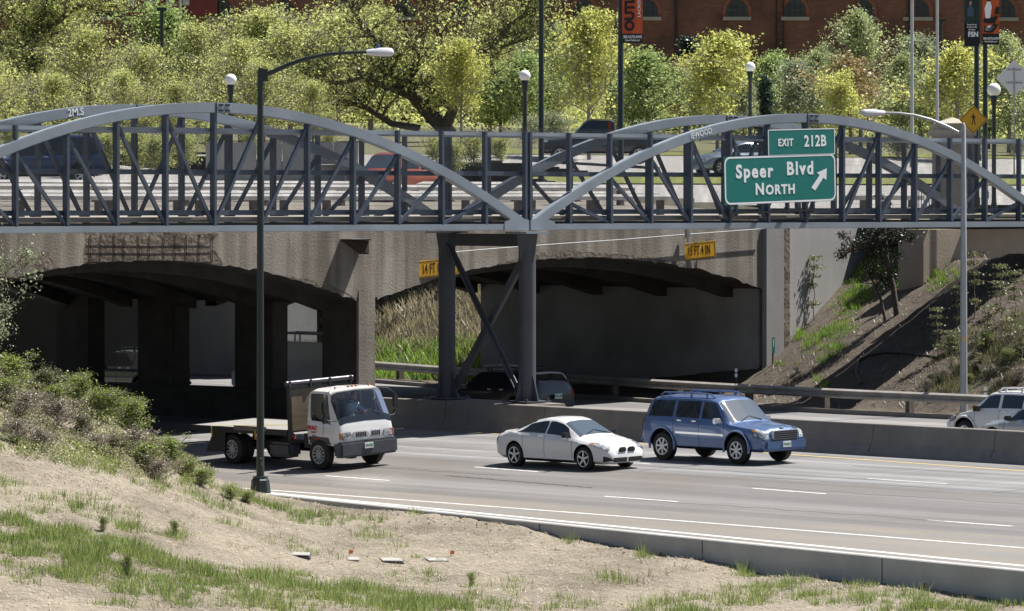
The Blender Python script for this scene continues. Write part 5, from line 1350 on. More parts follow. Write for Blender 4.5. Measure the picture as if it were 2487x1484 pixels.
# big old cottonwood with leaning trunk
def old_cotton():
    d=214.0; s=FPX/d; bx0=1095
    def L(px,py,r,dy=0): return ((px-bx0)/s,dy,(330-py)/s,r)
    mains=[[L(1095,330,.50),L(1050,285,.44),L(985,215,.36,.3),L(942,165,.27,.5),L(930,120,.20,.4),L(880,60,.14,.2),L(840,0,.10),L(800,-60,.05)],
      [L(1000,232,.28,.3),L(940,212,.20,-.4),L(880,190,.15,-.8),L(820,205,.10,-1.0),L(760,190,.05,-1.2)],
      [L(1080,310,.36,-.2),L(1130,200,.22,-.8),L(1180,130,.20,-.6),L(1240,60,.15,-.3),L(1300,20,.11,0),L(1380,-20,.05,0)],
      [L(1180,130,.14,-.6),L(1270,95,.09,.4),L(1340,70,.05,.8)],
      [L(1020,312,.22,.2),L(950,300,.20,.2),L(890,262,.16,.5),L(820,240,.10,.9),L(740,255,.05,1.2)],
      [L(1110,220,.16,-.8),L(1080,130,.13,.2),L(1060,40,.10,.4),L(1040,-60,.05,.4)]]
    o=gen_tree('cottonwood_tree',9,.8,lambda t:2.6,6,15000,.15,LM['cotton'],M['barkd'],71,.3,.6,7,[[(x,y,z,r*.8) for x,y,z,r in ml] for ml in mains],.45,.36,.03)
    p=at_d(bx0,0,d); o.location=(p[0],p[1],CAM[2]-(330-YH)*d/FPX); o.rotation_euler=(0,0,-PH)
    return tag(o,'old spreading cottonwood with dark leaning trunk and heavy twisted limbs, centre left','tree',GT)
old_cotton()
def left_cotton():
    d=226.0; s=FPX/d
    def L(px,py,r,dy=0): return ((px-85)/s,dy,(330-py)/s,r)
    mains=[[L(85,330,.34),L(82,240,.30),L(80,170,.26),L(78,110,.22),L(100,60,.17),L(120,0,.12),L(130,-60,.06)],[L(80,120,.2),L(50,70,.13,.4),L(30,20,.09,.5),L(10,-40,.05,.5)],
     [L(90,90,.16),L(150,50,.12,-.5),L(190,15,.10,-.7),L(240,25,.06,-.6),L(280,32,.03,-.6)],[L(82,190,.14),L(40,160,.10,.5),L(0,150,.06,.6)]]
    o=gen_tree('cottonwood_tree',9,1.5,lambda t:2.0,5,11000,.15,LM['cotton'],M['barkd'],77,.3,.6,7,mains,.4,.34,.028)
    p=at_d(85,0,d); o.location=(p[0],p[1],CAM[2]-(330-YH)*d/FPX); o.rotation_euler=(0,0,-PH)
    return tag(o,'dark trunked cottonwood with a pale arching branch at the far left edge','tree',GT)
left_cotton()
for a in [('cotton2',-60,219,70,'leafy cottonwood cut by the left edge of the picture'),
 ('cotton',215,222,70,'dense olive cottonwood between the dark trunk and the square lamp'),
 ('cotton2',355,208,95,'pale twigged cottonwood standing in front of the square lamp pole'),
 ('green',405,240,-5,'fresh green tree rising behind the square lamp below the red banner'),
 ('cotton2',480,228,35,'tall cottonwood with bare grey top between square lamp and globe lamp'),
 ('cotton',585,212,95,'cottonwood behind the left globe lamp with forked grey trunk'),
 ('cotton2',705,219,45,'cottonwood behind the dark street lamp arm'),
 ('cotton2',820,232,10,'thin topped cottonwood beneath the street lamp head'),
 ('green',1270,232,120,'green tree behind the second globe lamp'),
 ('green',1215,238,150,'green tree half hidden behind the yellow maple and globe lamp'),
 ('maple',1120,206,98,'broad yellow green young maple left of the second globe lamp'),
 ('maple',1430,187,28,'tall yellow green young maple in front of the black pickup'),
 ('green',1570,216,108,'fresh green tree under the orange banner'),
 ('greyshrub',1500,236,130,'greyish tree behind the tall banner pole'),
 ('russet',1650,238,140,'small russet tree right of the orange banner beside the brick wall'),
 ('spruce',1668,246,95,'small dark conifer at the foot of the brick wall'),
 ('maple',1742,203,82,'bright yellow green maple left of the half hidden globe lamp'),
 ('green',1868,236,120,'slim green tree behind the dark spruce'),
 ('spruce',1858,212,188,'small dark blue green spruce right of the half hidden globe lamp'),
 ('greyshrub',1935,222,150,'pale grey green tree right of the dark spruce'),
 ('cotton2',130,206,165,'low cottonwood left of the second arch crown'),('cotton',300,203,175,'low cottonwood above the near arch crown, left of the splice'),('cotton2',430,201,185,'low cottonwood just right of the near arch splice'),('cotton',640,204,150,'low cottonwood directly behind the dark lamp pole'),('cotton2',760,203,185,'low cottonwood right of the dark lamp pole'),('cotton',-20,203,150,'low cottonwood at the left edge behind the far arch'),('cotton2',900,240,-10,'tall thin cottonwood behind the leaning trunk'),('cotton',160,240,-5,'tall cottonwood behind the pale arching branch'),('cotton2',640,242,0,'tall cottonwood top above the dark lamp arm base'),('poplar',1340,238,60,'pale tree behind the tall plain dark pole'),('cotton2',1190,242,20,'airy cottonwood top right of the leaning trunk'),('poplar',1545,228,140,'pale tree low behind the tall banner pole'),('poplar',1700,230,150,'pale tree between the two yellow maples right of the banner'),('greyshrub',1805,226,200,'grey green tree under the half hidden globe lamp'),('poplar',1985,230,120,'pale tree left of the tallest poplar'),('poplar',2290,232,140,'pale tree behind the yellow maple left of the twin poles'),
 ('poplar',2090,224,28,'tall pale green poplar, highest of the trees before the right wall'),
 ('russet',2065,206,125,'russet tinted tree in front of the tall poplar'),
 ('maple2',2040,202,170,'low yellow maple at the foot of the tall poplar'),
 ('poplar',2190,232,130,'pale poplar between the two thin grey poles'),
 ('maple2',2325,203,108,'yellow maple left of the twin banner poles'),
 ('greyshrub',2235,238,90,'thin grey topped tree behind the grey poles'),
 ('poplar',2450,226,85,'pale green tree behind the grey diamond sign at the right edge'),
 ('green',2400,232,130,'green tree behind the right globe lamp'),
 ('greyshrub',2530,214,170,'grey green tree cut by the right edge')]:
    plant(a[0],a[1],a[2],a[3],a[4],'tree',GT,0.0,random.uniform(.95,1.4))
sw=thing('street_wall','low grey concrete wall along the street behind the left arch and mesh','wall')
for k_ in range(6):
    a_=at_d(500+k_*62,0,181);b_=at_d(560+k_*62,0,181); mb=MB(); mb.bar((a_[0],a_[1],zbg(a_[0],a_[1])+.02),(b_[0],b_[1],zbg(b_[0],b_[1])+.02),.3,1.75); mb.build('wall_panel',M['concrete_new'],sw)
GS='shrubs along the street behind the mesh'
for i,(px,d,yt,lb) in enumerate([(300,190,318,'olive shrub behind the left arch crown'),(410,189,312,'olive shrub below the left globe lamp, seen through mesh'),(520,192,315,'olive shrub right of the arch splice, seen through mesh'),(235,193,312,'shrub behind the navy vehicle tail'),
  (800,196,322,'shrub left of the red pickup behind the mesh'),(700,198,320,'shrub behind the dark lamp pole at rail height'),(1060,182,330,'olive shrub right of the red pickup behind the mesh'),(1150,181,326,'olive shrub under the yellow maple behind the mesh'),(1215,183,332,'olive shrub left of the bridge joint posts'),(610,197,318,'shrub between arch and dark lamp pole'),(120,195,300,'shrub above the navy vehicle roof'),(20,196,300,'shrub at the left edge behind the arch'),(262,176,322,'low shrub right of the navy vehicle tail light, close behind the mesh'),(330,177,318,'wide shrub second from the navy vehicle, close behind the mesh'),(440,178,322,'shrub left of the low grey street wall'),(380,176,330,'low shrub third from the navy vehicle, close behind the mesh'),(1100,176,345,'low shrub close behind the mesh left of the bridge joint'),(190,182,315,'shrub directly behind the navy vehicle roof end')]):
    plant('shrub',px,d,yt,lb,'shrub',GS)
for px,d,yt,lb in [(1345,202,262,'grey sage bush left of the black pickup'),(1290,204,275,'grey sage bush behind the second globe lamp pole'),(1570,200,285,'grey sage bush right of the tall banner pole'),(1960,205,280,'tan sage bush behind the right arch crown'),(2180,203,300,'sage bush behind the right arch right of the exit sign'),(2470,214,330,'sage bush by the grey diamond sign pole')]:
    plant('sage',px,d,yt,lb,'bush','sage bushes on the verge')
# a far mass of brush closing the gaps between the trunks
gfar=np.random.default_rng(5); pts=[]
for _ in range(52000):
    px=gfar.uniform(-300,2700); d=gfar.uniform(236,262); x=(px-CX)/FPX*d; u,v=xd(x,d); h=2.2+2.0*mnoise.noise(Vector((px*.006,d*.05,0)))+(1.8 if px<1350 else 0)
    pts.append((u,v,zbg(u,v)+max(.2,gfar.random()**.8*h)))
tag(mesh_quads('far_brush',leaves_mesh(pts,.20*gfar.uniform(.7,1.5,len(pts)),3),LM['cotton'],None),'olive brush growing as one mass in front of the brick wall','brush',None,'stuff')
# ---------------------------------------------------------------- lamps, poles, signs
def tapered(mb,p,h,r0,r1,n=12): mb.lathe([(r0,0),(r0*.98,h*.1),(r1,h),(1e-3,h)],n,'z',p)
# near dark green street lamp
c_=on_road(632,1200); bp_=(c_[0],c_[1],zroad(c_[0])-.05); d=dep(bp_[0],bp_[1]); s=FPX/d; hh=(1200-166)/s
sl_=thing('street_lamp','tall dark green street lamp with curved arm standing on the near grass verge','street lamp',bp_,-PH)
mb=MB(); mb.lathe([(.105,.3),(.10,1.2),(.078,hh),(1e-3,hh)],14); mb.lathe([(.05,hh),(.05,hh+.06),(1e-3,hh+.10)],8); mb.build('pole',M['dgreen'],sl_)
mb=MB(); mb.lathe([(.29,-.3),(.29,.0),(.235,.42),(.20,.46),(.20,.52),(.1,.53)],8,smooth=False); mb.build('pole_base',M['dgreen'],sl_)
def armcurve(pxs): return [((px-632)/s,0,(1200-py)/s) for px,py in pxs]
mb=MB(); A=armcurve([(640,178),(665,169),(700,153),(740,139),(790,128),(840,124),(895,122)]); mb.tube(A,[.07,.066,.06,.055,.05,.045,.04],10); mb.box(((640-632)/s,0,(1200-178)/s),(.22,.16,.32)); mb.build('arm',M['dgreen'],sl_)
def cobra(mbh,x0,z0,sg,L,H=.2):
    vv=[];fs=[];N=12;n=12
    for i in range(N+1):
        t=i/N; x=x0+sg*L*t; w_=.05+.13*math.sin(math.pi*min(1,t*.62+.12))**.8; w_*= (1 if t<.92 else .55 if t>.99 else .85); h=.055+.08*math.sin(math.pi*min(1,t*.62+.1)); h*=(1 if t<.92 else .5 if t>.99 else .8)
        for k in range(n): a=2*math.pi*k/n; vv.append((x,w_*math.cos(a),z0-.03+h*(math.sin(a) if math.sin(a)>0 else .75*math.sin(a))))
    for i in range(N):
        for k in range(n): fs.append((i*n+k,i*n+(k+1)%n,(i+1)*n+(k+1)%n,(i+1)*n+k))
    fs+=[tuple(range(n)),tuple(range(N*n,N*n+n))]; mbh.add(vv,fs,True)
mb=MB(); cobra(mb,(890-632)/s,(1200-121)/s,1,66/s); hd_=mb.build('lamp_head',M['lampgrey'],sl_)
mb=MB(); mb.lathe([(.04,0),(.04,.09),(1e-3,.10)],8,'z',((917-632)/s,0,(1200-111)/s)); mb.build('photocell',mat('blue_photocell',(.05,.08,.30),.4),hd_)
mb=MB(); mb.box((.02,-.097,1.0),(.05,.006,.02)); mb.box((.05,-.09,.86),(.012,.006,.1)); mb.build('pole_tag',M['lgrey'],sl_)
# right grey street lamp
gu=15.1; gv_=min(np.arange(-40,40,.05),key=lambda t:abs(pxl((gu,t,0))[0]-2339)); gz=bank_z(gu,gv_)-.1; d=dep(gu,gv_); s=FPX/d; yb_=pxl((gu,gv_,gz))[1]
rl=thing('street_lamp','slim pale grey street lamp with curved arm standing behind the far guardrail','street lamp',(gu,gv_,gz),-PH); hh=(yb_-305)/s
mb=MB(); mb.lathe([(.125,0),(.105,hh*.5),(.068,hh),(.02,hh+.08),(1e-3,hh+.1)],14); mb.build('pole',M['lgrey'],rl)
mb=MB(); mb.tube([((px-2339)/s,0,(yb_-py)/s) for px,py in ((2330,324),(2300,308),(2260,291),(2220,280),(2180,275),(2145,274))],[.055,.05,.046,.042,.038,.035],10); mb.build('arm',M['lgrey'],rl)
mb=MB(); cobra(mb,(2148-2339)/s,(yb_-273)/s,-1,58/s); h2=mb.build('lamp_head',M['lampgrey'],rl)
mb=MB(); mb.lathe([(.13,0),(.10,-.07),(1e-3,-.10)],12,'z',((2112-2339)/s,0,(yb_-277)/s)); mb.build('lens_bowl',M['lens'],h2)
mb=MB(); mb.lathe([(.035,0),(.035,.07),(1e-3,.08)],8,'z',((2134-2339)/s,0,(yb_-266)/s)); mb.build('photocell',M['black'],h2)
mb=MB(); mb.box((0,-.122,2.45),(.06,.01,.16)); mb.build('pole_tag',M['signyellow'],rl)
# globe lamps
def globe(px,py,d,rpx,label):
    p=at_d(px,py,d); s=FPX/d; z0=zbg(p[0],p[1])-.1; h=p[2]-z0; r_=rpx/s
    g=thing('globe_lamp',label,'street lamp',(p[0],p[1],z0),0,'white globe lamps along the boulevard')
    mb=MB(); mb.ball((0,0,h),r_,24); mb.build('globe',M['globe'],g)
    mb=MB(); mb.lathe([(.13,0),(.13,.3),(.09,.5),(.085,.9),(.08,h-r_-.35),(.10,h-r_-.3),(.14,h-r_*.95),(.13,h-r_*.86),(1e-3,h-r_*.86)],12); mb.build('pole',M['dgreen'],g)
globe(560,194,162,14.5,'globe lamp beside the dark street lamp above the left arch'); globe(1274,184,162,14,'globe lamp above the joint of the two bridge arches')
globe(1821,163,196,12.5,'globe lamp half hidden behind the bright yellow maple'); globe(2413,218,168,16.5,'globe lamp right of the pedestrian sign, nearest on the right'); globe(2376,156,205,11,'small globe lamp peeking from behind the twin banner poles')
# tall poles
def tall(px,d,r0,label,m='dgreen',ybase=None,top=-60,arm=None,nm='light_pole',grp=None):
    p=at_d(px,top,d); z0=zbg(p[0],p[1])-.2; t=thing(nm,label,'pole',(p[0],p[1],z0),-PH,grp)
    mb=MB(); h=p[2]-z0; mb.lathe([(r0*1.5,0),(r0*1.4,.5),(r0*1.02,.6),(r0*.9,h),(1e-3,h)],12); mb.build('shaft',M[m],t)
    return t,h,FPX/d
tall(1314,168,.105,'tall dark pole without a banner right of the middle globe lamp')
T1,h1,s1=tall(1507,176,.115,'tall dark pole carrying the orange banner')
T2,h2_,s2=tall(2371,172,.10,'left tall dark pole of the twin banner poles'); T3,h3,s3=tall(2392,178,.10,'right tall dark pole of the twin banner poles')
tall(2214,196,.075,'slim grey pole left of the pair before the brick wall','lgrey'); tall(2275,200,.07,'slim grey pole right of the pair before the brick wall','lgrey')
tall(437,250,.075,'slim pale pole behind the trees below the red banner','lgrey')
sq,hq,sq_=tall(393,222,.10,'dark square headed lamp pole rising from the left trees','dgreen',top=24)
mb=MB(); mb.box((0,0,hq+.02),(24/sq_,.45,.16)); mb.build('lamp_head',M['dgreen'],sq)
sq2,hq2,sq3=tall(2285,236,.07,'small dark square headed lamp before the right brick wall','dgreen',top=52)
mb=MB(); mb.box((0,0,hq2+.02),(20/sq3,.4,.16)); mb.build('lamp_head',M['dgreen'],sq2)
# banners
M['borange']=mat('orange_banner_cloth',(.62,.115,.03),.75,c2=(.42,.06,.02),scale=1.2,stretch=(2,2,.5)); M['bblack']=mat('black_banner_cloth',(.012,.012,.014),.75)
M['bgreen']=mat('dark_green_banner_cloth',(.015,.035,.028),.75,c2=(.02,.05,.04),scale=1)
def banner(px0,px1,y0,y1,d,label):
    pc=at_d((px0+px1)/2,(y0+y1)/2,d); s=FPX/d; t=thing('street_banner',label,'banner',tuple(pc),-PH); W=(px1-px0)/s; H=(y1-y0)/s
    mb=MB()
    
    mb.bar((-W/2-.12,.0,H/2),(W/2,0,H/2),.03,.03); mb.build('banner_arm',M['dgreen'],t); mb=MB(); mb.bar((-W/2-.12,.0,-H/2),(W/2,0,-H/2),.03,.03); mb.build('banner_arm',M['dgreen'],t); return t,W,H,s
def cloth(t,W,z0,z1,m,x0=-.5,x1=.5,y=0):
    mb=MB(); vv=[];n=8
    for j in range(n+1):
        for i in range(7): x=W*(x0+(x1-x0)*i/6); vv.append((x,y+.015*math.sin(i*1.3+j*.9),z0+(z1-z0)*j/n))
    mb.add(vv,[(j*7+i,j*7+i+1,(j+1)*7+i+1,(j+1)*7+i) for j in range(n) for i in range(6)],True); return mb.build('banner_cloth',M[m],t,fix=False)
b1,W,H,s=banner(1511,1560,-90,104,175.5,'orange street banner reading OUTLAWS LACROSSE with a black foot')
cl=cloth(b1,W,-H/2+22/s,H/2,'borange'); cl2=cloth(b1,W,-H/2,-H/2+22/s,'bblack')
lettering('lettering','OUTLAWS',M['bblack'],cl,(-.12*W,-.03,-H/2+28/s),25/s*1.25,1.0,.025,(R(90),R(-90),0),.002,'LEFT'); lettering('lettering','LACROSSE',M['signwhite'],cl,(.33*W,-.03,-H/2+62/s),.16,1.2,.002,(R(90),R(-90),0),.002,'LEFT')
lettering('lettering','303-OUTLAWS',M['signwhite'],cl2,(0,-.03,-H/2+14/s),.15,.72,.004,ext=.002); lettering('lettering','DenverOutlaws.com',M['signwhite'],cl2,(0,-.03,-H/2+6/s),.11,.62,.002,ext=.002)
b2,W,H,s=banner(2341,2378,-90,112,171.8,'dark green street banner with a suited man and sports channel letters')
cl=cloth(b2,W,-H/2+55/s,H/2,'bgreen'); c2=cloth(b2,W,-H/2,-H/2+55/s,'bblack')
lettering('lettering','FSN',M['signwhite'],c2,(.08*W,-.03,-H/2+28/s),.26,.9,.01,ext=.002)
mb=MB(); mb.box((.08*W,-.024,-H/2+28/s),(.62*W,.004,.22)); mb.build('logo_box',M['pnavy'],c2)
lettering('lettering','Receive front',M['signwhite'],c2,(0,-.03,-H/2+52/s),.085,.8,.002,ext=.002); lettering('lettering','to win an HD',M['signwhite'],c2,(0,-.03,-H/2+46/s),.085,.8,.002,ext=.002); lettering('lettering','all season',M['signwhite'],c2,(0,-.03,-H/2+40/s),.085,.8,.002,ext=.002)
mb=MB(); mb.poly([(-.30*W,-.026,-H/2+72/s),(.12*W,-.026,-H/2+72/s),(.10*W,-.026,-H/2+92/s),(-.02*W,-.026,-H/2+98/s),(-.16*W,-.026,-H/2+98/s),(-.30*W,-.026,-H/2+90/s)]); mb.build('printed_suit',M['pnavy'],cl)
mb=MB(); mb.poly([(-.09*W+.055*math.cos(a),-.027,-H/2+104/s+.085*math.sin(a)) for a in np.linspace(0,6.0,12)]); mb.build('printed_face',M['skin'],cl)
b3,W,H,s=banner(2385,2426,-90,108,177.5,'orange and black street banner with a lacrosse player, right of the twin poles')
cl=cloth(b3,W,-H/2+26/s,H/2,'borange'); c2=cloth(b3,W,-H/2,-H/2+26/s,'bblack')
lettering('lettering','303-OUTLAWS',M['signwhite'],c2,(0,-.03,-H/2+14/s),.13,.70,.004,ext=.002); lettering('lettering','DenverOutlaws.com',M['signwhite'],c2,(0,-.03,-H/2+7/s),.10,.58,.002,ext=.002)
def blob(pts,m,nm):
    mb=MB(); mb.poly([(x*W,-.026,-H/2+y/s) for x,y in pts]); mb.build(nm,M[m],cl)
blob([(-.4,30),(.1,28),(.45,48),(.2,50),(-.1,40),(-.4,45)],'bblack','printed_swirl'); blob([(-.35,34),(.0,32),(.2,44),(-.1,46),(-.3,42)],'signwhite','printed_swirl'); blob([(-.45,52),(.2,50),(.45,70),(.1,66),(-.4,62)],'bblack','printed_swirl'); blob([(.2,72),(.48,74),(.48,92),(.3,90)],'bblack','printed_swirl')
blob([(-.32,64),(-.05,62),(.05,90),(-.02,104),(-.22,104),(-.38,88)],'signwhite','printed_player'); blob([(-.2,104),(-.05,104),(-.03,113),(-.12,118),(-.22,112)],'bblack','printed_helmet')
# pedestrian sign and grey diamond sign
def diamond(px,py,d,half,m,label,cat='road sign',rot=0):
    p=at_d(px,py,d); s=FPX/d; z0=zbg(p[0],p[1])-.1; t=thing('warning_sign',label,cat,(p[0],p[1],z0),-PH+rot); h=p[2]-z0; a=half/s
    mb=MB(); mb.poly([(a,-.04,h),(0,-.04,h+a),(-a,-.04,h),(0,-.04,h-a)],(0,.012,0)); pn=mb.build('sign_panel',M[m],t)
    mb=MB(); mb.box((0,.0,(h+a*.8)/2),(.06,.06,h+a*.8)); mb.build('post',M['galv'],t); return t,pn,h,a
t,pn,h,a=diamond(2363,291,161,35,'signyellow','yellow diamond pedestrian crossing sign beside the tan stone pillar')
mb=MB(); k=a*.0155; y=-.046
def pp(pts): mb.poly([(x*k,y,h+z*k) for x,z in pts])
mb.poly([(3*k*math.cos(q)-1*k,y,h+(24+3.2*math.sin(q))*k) for q in np.linspace(0,6,10)])
pp([(-4,20),(3,20),(4,2),(-3,2)]); pp([(-4,19),(-12,9),(-10,7),(-3,14)]); pp([(3,19),(9,12),(8,3),(6,4),(6,11),(2,14)]); pp([(-3,2),(-1,2),(-4,-22),(-8,-22)]); pp([(0,2),(4,2),(10,-20),(6,-21)])
mb.build('pedestrian_symbol',M['signblack'],pn)
mb=MB(); b_=.92
ringp=[(a*b_,y,h),(0,y,h+a*b_),(-a*b_,y,h),(0,y,h-a*b_)]; c3=[(p[0]*.95,y,h+(p[2]-h)*.95) for p in ringp]; mb.add(ringp+c3,[(i,(i+1)%4,4+(i+1)%4,4+i) for i in range(4)]); mb.build('border',M['signblack'],pn)
t,pn,h,a=diamond(2462,190,192,45,'lampgrey','grey back of a diamond road sign on a thin post at the right edge')
mb=MB(); mb.box((0,-.055,h+a*.45),(a*.75,.02,.06)); mb.box((0,-.055,h-a*.25),(a*.9,.02,.06)); mb.box((0,-.06,h-.2),(.06,.03,a*1.6)); mb.build('stiffener_rail',M['galv'],pn)
# tan stone pillar
p=at_d(2312,0,163.5); s=FPX/163.5; z0=CAM[2]-(535-YH)/s; H=(535-293)/s
pl=thing('stone_pillar','tan stone gate pillar with pyramid cap at the end of the overpass','pillar',(p[0],p[1],z0-.3),-PH+R(25))
M['tanstone']=mat('tan_stone',(.42,.37,.31),.85,c2=(.36,.32,.27),scale=2,bump=.1)
mb=MB(); mb.box((0,0,(H-.5)/2+.3),(1.08,1.08,H-.5)); mb.build('shaft',M['tanstone'],pl,bevel=.02)
mb=MB(); mb.box((0,0,H-.14),(1.26,1.26,.22)); mb.box((0,0,H+.09),(1.14,1.14,.20)); mb.lathe([(.80,H+.195),(1e-3,H+.42)],4,'z',(0,0,0),False); mb.build('cap',M['tanstone'],pl)
mb=MB(); mb.box((0,0,.5),(1.2,1.2,.5)); mb.build('base_block',M['tanstone'],pl)
# ornamental railing by the pillar
rg=thing('iron_railing','short black iron railing beside the tan stone pillar','railing')
for (x0,x1) in ((2212,2262),(2362,2384)):
    mb=MB(); a_=at_d(x0,448,163);b_=at_d(x1,448,163); a2=at_d(x0,510,163); b2_=at_d(x1,510,163); mb.bar(a_,b_,.06,.06); mb.bar(a2,b2_,.04,.04)
    n=max(3,int((x1-x0)/6))
    for i in range(n+1):
        f=i/n; q=a_+(b_-a_)*f; q2=a2+(b2_-a2)*f; mb.bar(q,q2,.02,.02,up=(1,0,0))
    mb.build('rail_panel',M['black'],rg)
# delineator posts and marker
def delin(px,py,label,u=None):
    u=u or 14.2; v=min(np.arange(-40,40,.05),key=lambda t:abs(pxl((u,t,0))[0]-px)); d=dep(u,v); ztop=CAM[2]-(py-YH)*d/FPX
    t=thing('delineator_post',label,'marker post',(u,v,.2)); h=ztop-.2
    mb=MB(); mb.box((0,0,h/2),(.05,.03,h)); mb.build('post',M['black'],t); 
    for k in (0,.17):
        mb=MB(); mb.poly([(.055*math.cos(a)*CP-.02,-.02-.055*math.cos(a)*SP,h-.06-k+.07*math.sin(a)) for a in np.linspace(0,2*math.pi,13)[:-1]]); mb.build('reflector',M['signwhite'],t)
delin(1788,895,'black delineator post with two white discs in front of the dark abutment'); delin(2391,940,'black delineator post with two white discs beside the white car roof at right')
mm=thing('mile_marker','narrow dark green mile marker on a post at the abutment corner','marker post'); U,z=[float(t_) for t_ in facept(1857,838)]; q=face_world(U,-.35,0); mm.location=(float(q[0]),float(q[1]),0.0)
mb=MB(); mb.box((0,0,z/2),(.04,.04,z)); mb.build('post',M['rebar'],mm); mb=MB(); mb.box((0,-.03,z),(.14,.01,.55)); pn=mb.build('sign_panel',M['signgreen'],mm)
lettering('lettering','2',M['signwhite'],pn,(0,-.036,z+.14),.16,.8,.004,ext=.001); lettering('lettering','1',M['signwhite'],pn,(0,-.036,z),.16,.8,.004,ext=.001)

# ---------------------------------------------------------------- plants on banks and foreground
def on_surf(px,py,zf,lo,hi):
    r_=ray(px,py); prev=None
    for k in np.arange(lo,hi,.25):
        p=CAM+k*r_
        if p[2]<=zf(p[0],p[1]):
            a,b=k-.25,k
            for _ in range(12):
                m=(a+b)/2; q=CAM+m*r_
                if q[2]<=zf(q[0],q[1]): b=m
                else: a=m
            return CAM+b*r_
    return None
def fgz(u,v): return ground_z(lat(u,v),dep(u,v))
def on_fg(px,py): return on_surf(px,py,fgz,76,128)
def on_bank(px,py): return on_surf(px,py,lambda u,v: bank_z(u,v) if u>gr_u(v)-.3 else -9,130,178)
def blades(specs,surf,zf,seed,thr=.06):
    g=np.random.default_rng(seed); out=[]
    for (px,py,rx,ry,n,h0,h1,wd) in specs:
        c=surf(px,py)
        if c is None: continue
        ex=surf(px+rx,py); ey=surf(px,py+ry) ; ey2=surf(px,py-ry)
        d=dep(c[0],c[1]); ax=rx*d/FPX; 
        e=ey if ey is not None else ey2
        ad=max(.25,abs(dep(e[0],e[1])-d)) if e is not None else 1.0
        for _ in range(max(2,int(n/11))):
          a=g.uniform(0,2*math.pi); rr=math.sqrt(g.random())*1.15
          x=lat(c[0],c[1])+ax*rr*math.cos(a); dd=d+ad*rr*math.sin(a)
          nz=mnoise.noise(Vector((x*1.1,dd*1.1,seed)))+.6*mnoise.noise(Vector((x*3.1,dd*3.1,seed+3)))
          if nz<thr+g.uniform(-.35,.3)+.35*max(0,rr-.6): continue
          u0_,v0_=xd(x,dd); z=zf(u0_,v0_); th0=g.uniform(.4,1.2)*(.8+1.1*max(0,nz)); tr_=g.uniform(.03,.11); red=1.2-.45*rr
          for _b in range(int(g.integers(5,19))):
            e=g.normal(size=2)*tr_; u=u0_+e[0]; v=v0_+e[1]; h=g.uniform(h0,h1)*th0*red; w=wd*g.uniform(.7,1.3); th=g.uniform(0,math.pi); l=e/tr_*h*.22+g.normal(size=2)*h*.22
            cx_,sy_=math.cos(th)*w/2,math.sin(th)*w/2
            out+= [(u-cx_,v-sy_,z-.02),(u+cx_,v+sy_,z-.02),(u+cx_*.3+l[0],v+sy_*.3+l[1],z+h),(u-cx_*.3+l[0],v-sy_*.3+l[1],z+h)]
    return out
LM['weed']=leafmat('dull_weed_leaves',(.19,.20,.10),(.15,.15,.075),.4,.35); LM['grass']=leafmat('spring_grass_blades',(.29,.34,.12),(.21,.28,.085),.5,.45); LM['straw']=leafmat('straw_blades',(.46,.41,.31),(.34,.29,.21),.35,.1); LM['drygrass']=leafmat('dry_grass_blades',(.40,.36,.24),(.31,.275,.175),.35,.3); LM['bankgrass']=leafmat('bank_grass_blades',(.24,.36,.06),(.17,.29,.05),.4,.4)
fg=[]
for px,py,rx,ry,n in [(40,1285,80,26,900),(150,1300,90,30,1300),(300,1340,120,36,2200),(120,1365,130,30,1700),(270,1395,140,30,1700),(420,1400,140,34,1900),(560,1420,150,34,2200),(700,1420,150,40,2400),(850,1440,160,36,2200),(980,1465,150,30,1500),(330,1290,40,18,300),(420,1305,30,16,260),
   (250,1240,110,26,420),(120,1230,110,24,420),(60,1190,80,18,300),(480,1205,120,22,700),(580,1205,90,16,700),(700,1240,120,14,500),(820,1262,110,14,550),(900,1300,60,14,200),(430,1180,60,16,260),(200,1130,60,20,200),(330,1160,70,20,260),
   (380,1455,120,24,700),(280,1462,60,18,300),(60,1330,90,20,900),(160,1345,90,22,900),(30,1300,60,24,700),(230,1310,70,26,900),(1000,1475,160,14,900),(620,1470,160,16,900),(2300,1484,180,8,500),(1600,1484,160,8,500),(60,1400,60,20,300),(1140,1440,26,20,160),(1010,1252,12,8,60),(1240,1480,90,14,300),(1100,1480,120,18,500),(1700,1470,140,18,800),(1850,1440,120,18,700),(2000,1455,150,18,900),(2180,1465,150,14,700),(2350,1478,120,10,500),(1810,1400,22,10,160),(1870,1412,40,8,160),(1930,1420,60,8,200),(2050,1430,70,8,260),(2180,1446,80,8,260),(1390,1318,12,8,60),(1560,1352,14,8,60),(1640,1478,100,14,350),(1500,1300,6,4,10),(1350,1460,80,20,160),(1230,1430,60,16,120),(1000,1400,70,16,150),(1480,1410,70,12,130),(760,1350,60,10,90),(980,1345,50,10,90),(600,1290,120,16,220),(850,1210,20,8,60)]:
    fg.append((px,py,rx,ry,n*2.8,.06,.25,.014))
fd=[]
for _ in range(220):
    px,py=random.uniform(-40,2450),random.uniform(1120,1484); fd.append((px,py,random.uniform(30,110),random.uniform(6,18),random.uniform(40,150),.03,.13,.011))
tag(mesh_quads('dry_grass',blades(fd,on_fg,fgz,33),LM['drygrass'],None),'short dry straw coloured grass tufts over the foreground dirt','grass',None,'stuff')
tag(mesh_quads('grass',blades(fg,on_fg,fgz,31,-.06),LM['grass'],None),'patches of spring grass growing through the straw covered dirt','grass',None,'stuff')
for _ in range(200):
    px,py=random.uniform(-40,2450),random.uniform(1150,1484); fg.append((px,py,random.uniform(25,90),random.uniform(5,14),random.uniform(120,420),.05,.19,.013))
st_=[]; gs_=np.random.default_rng(8)
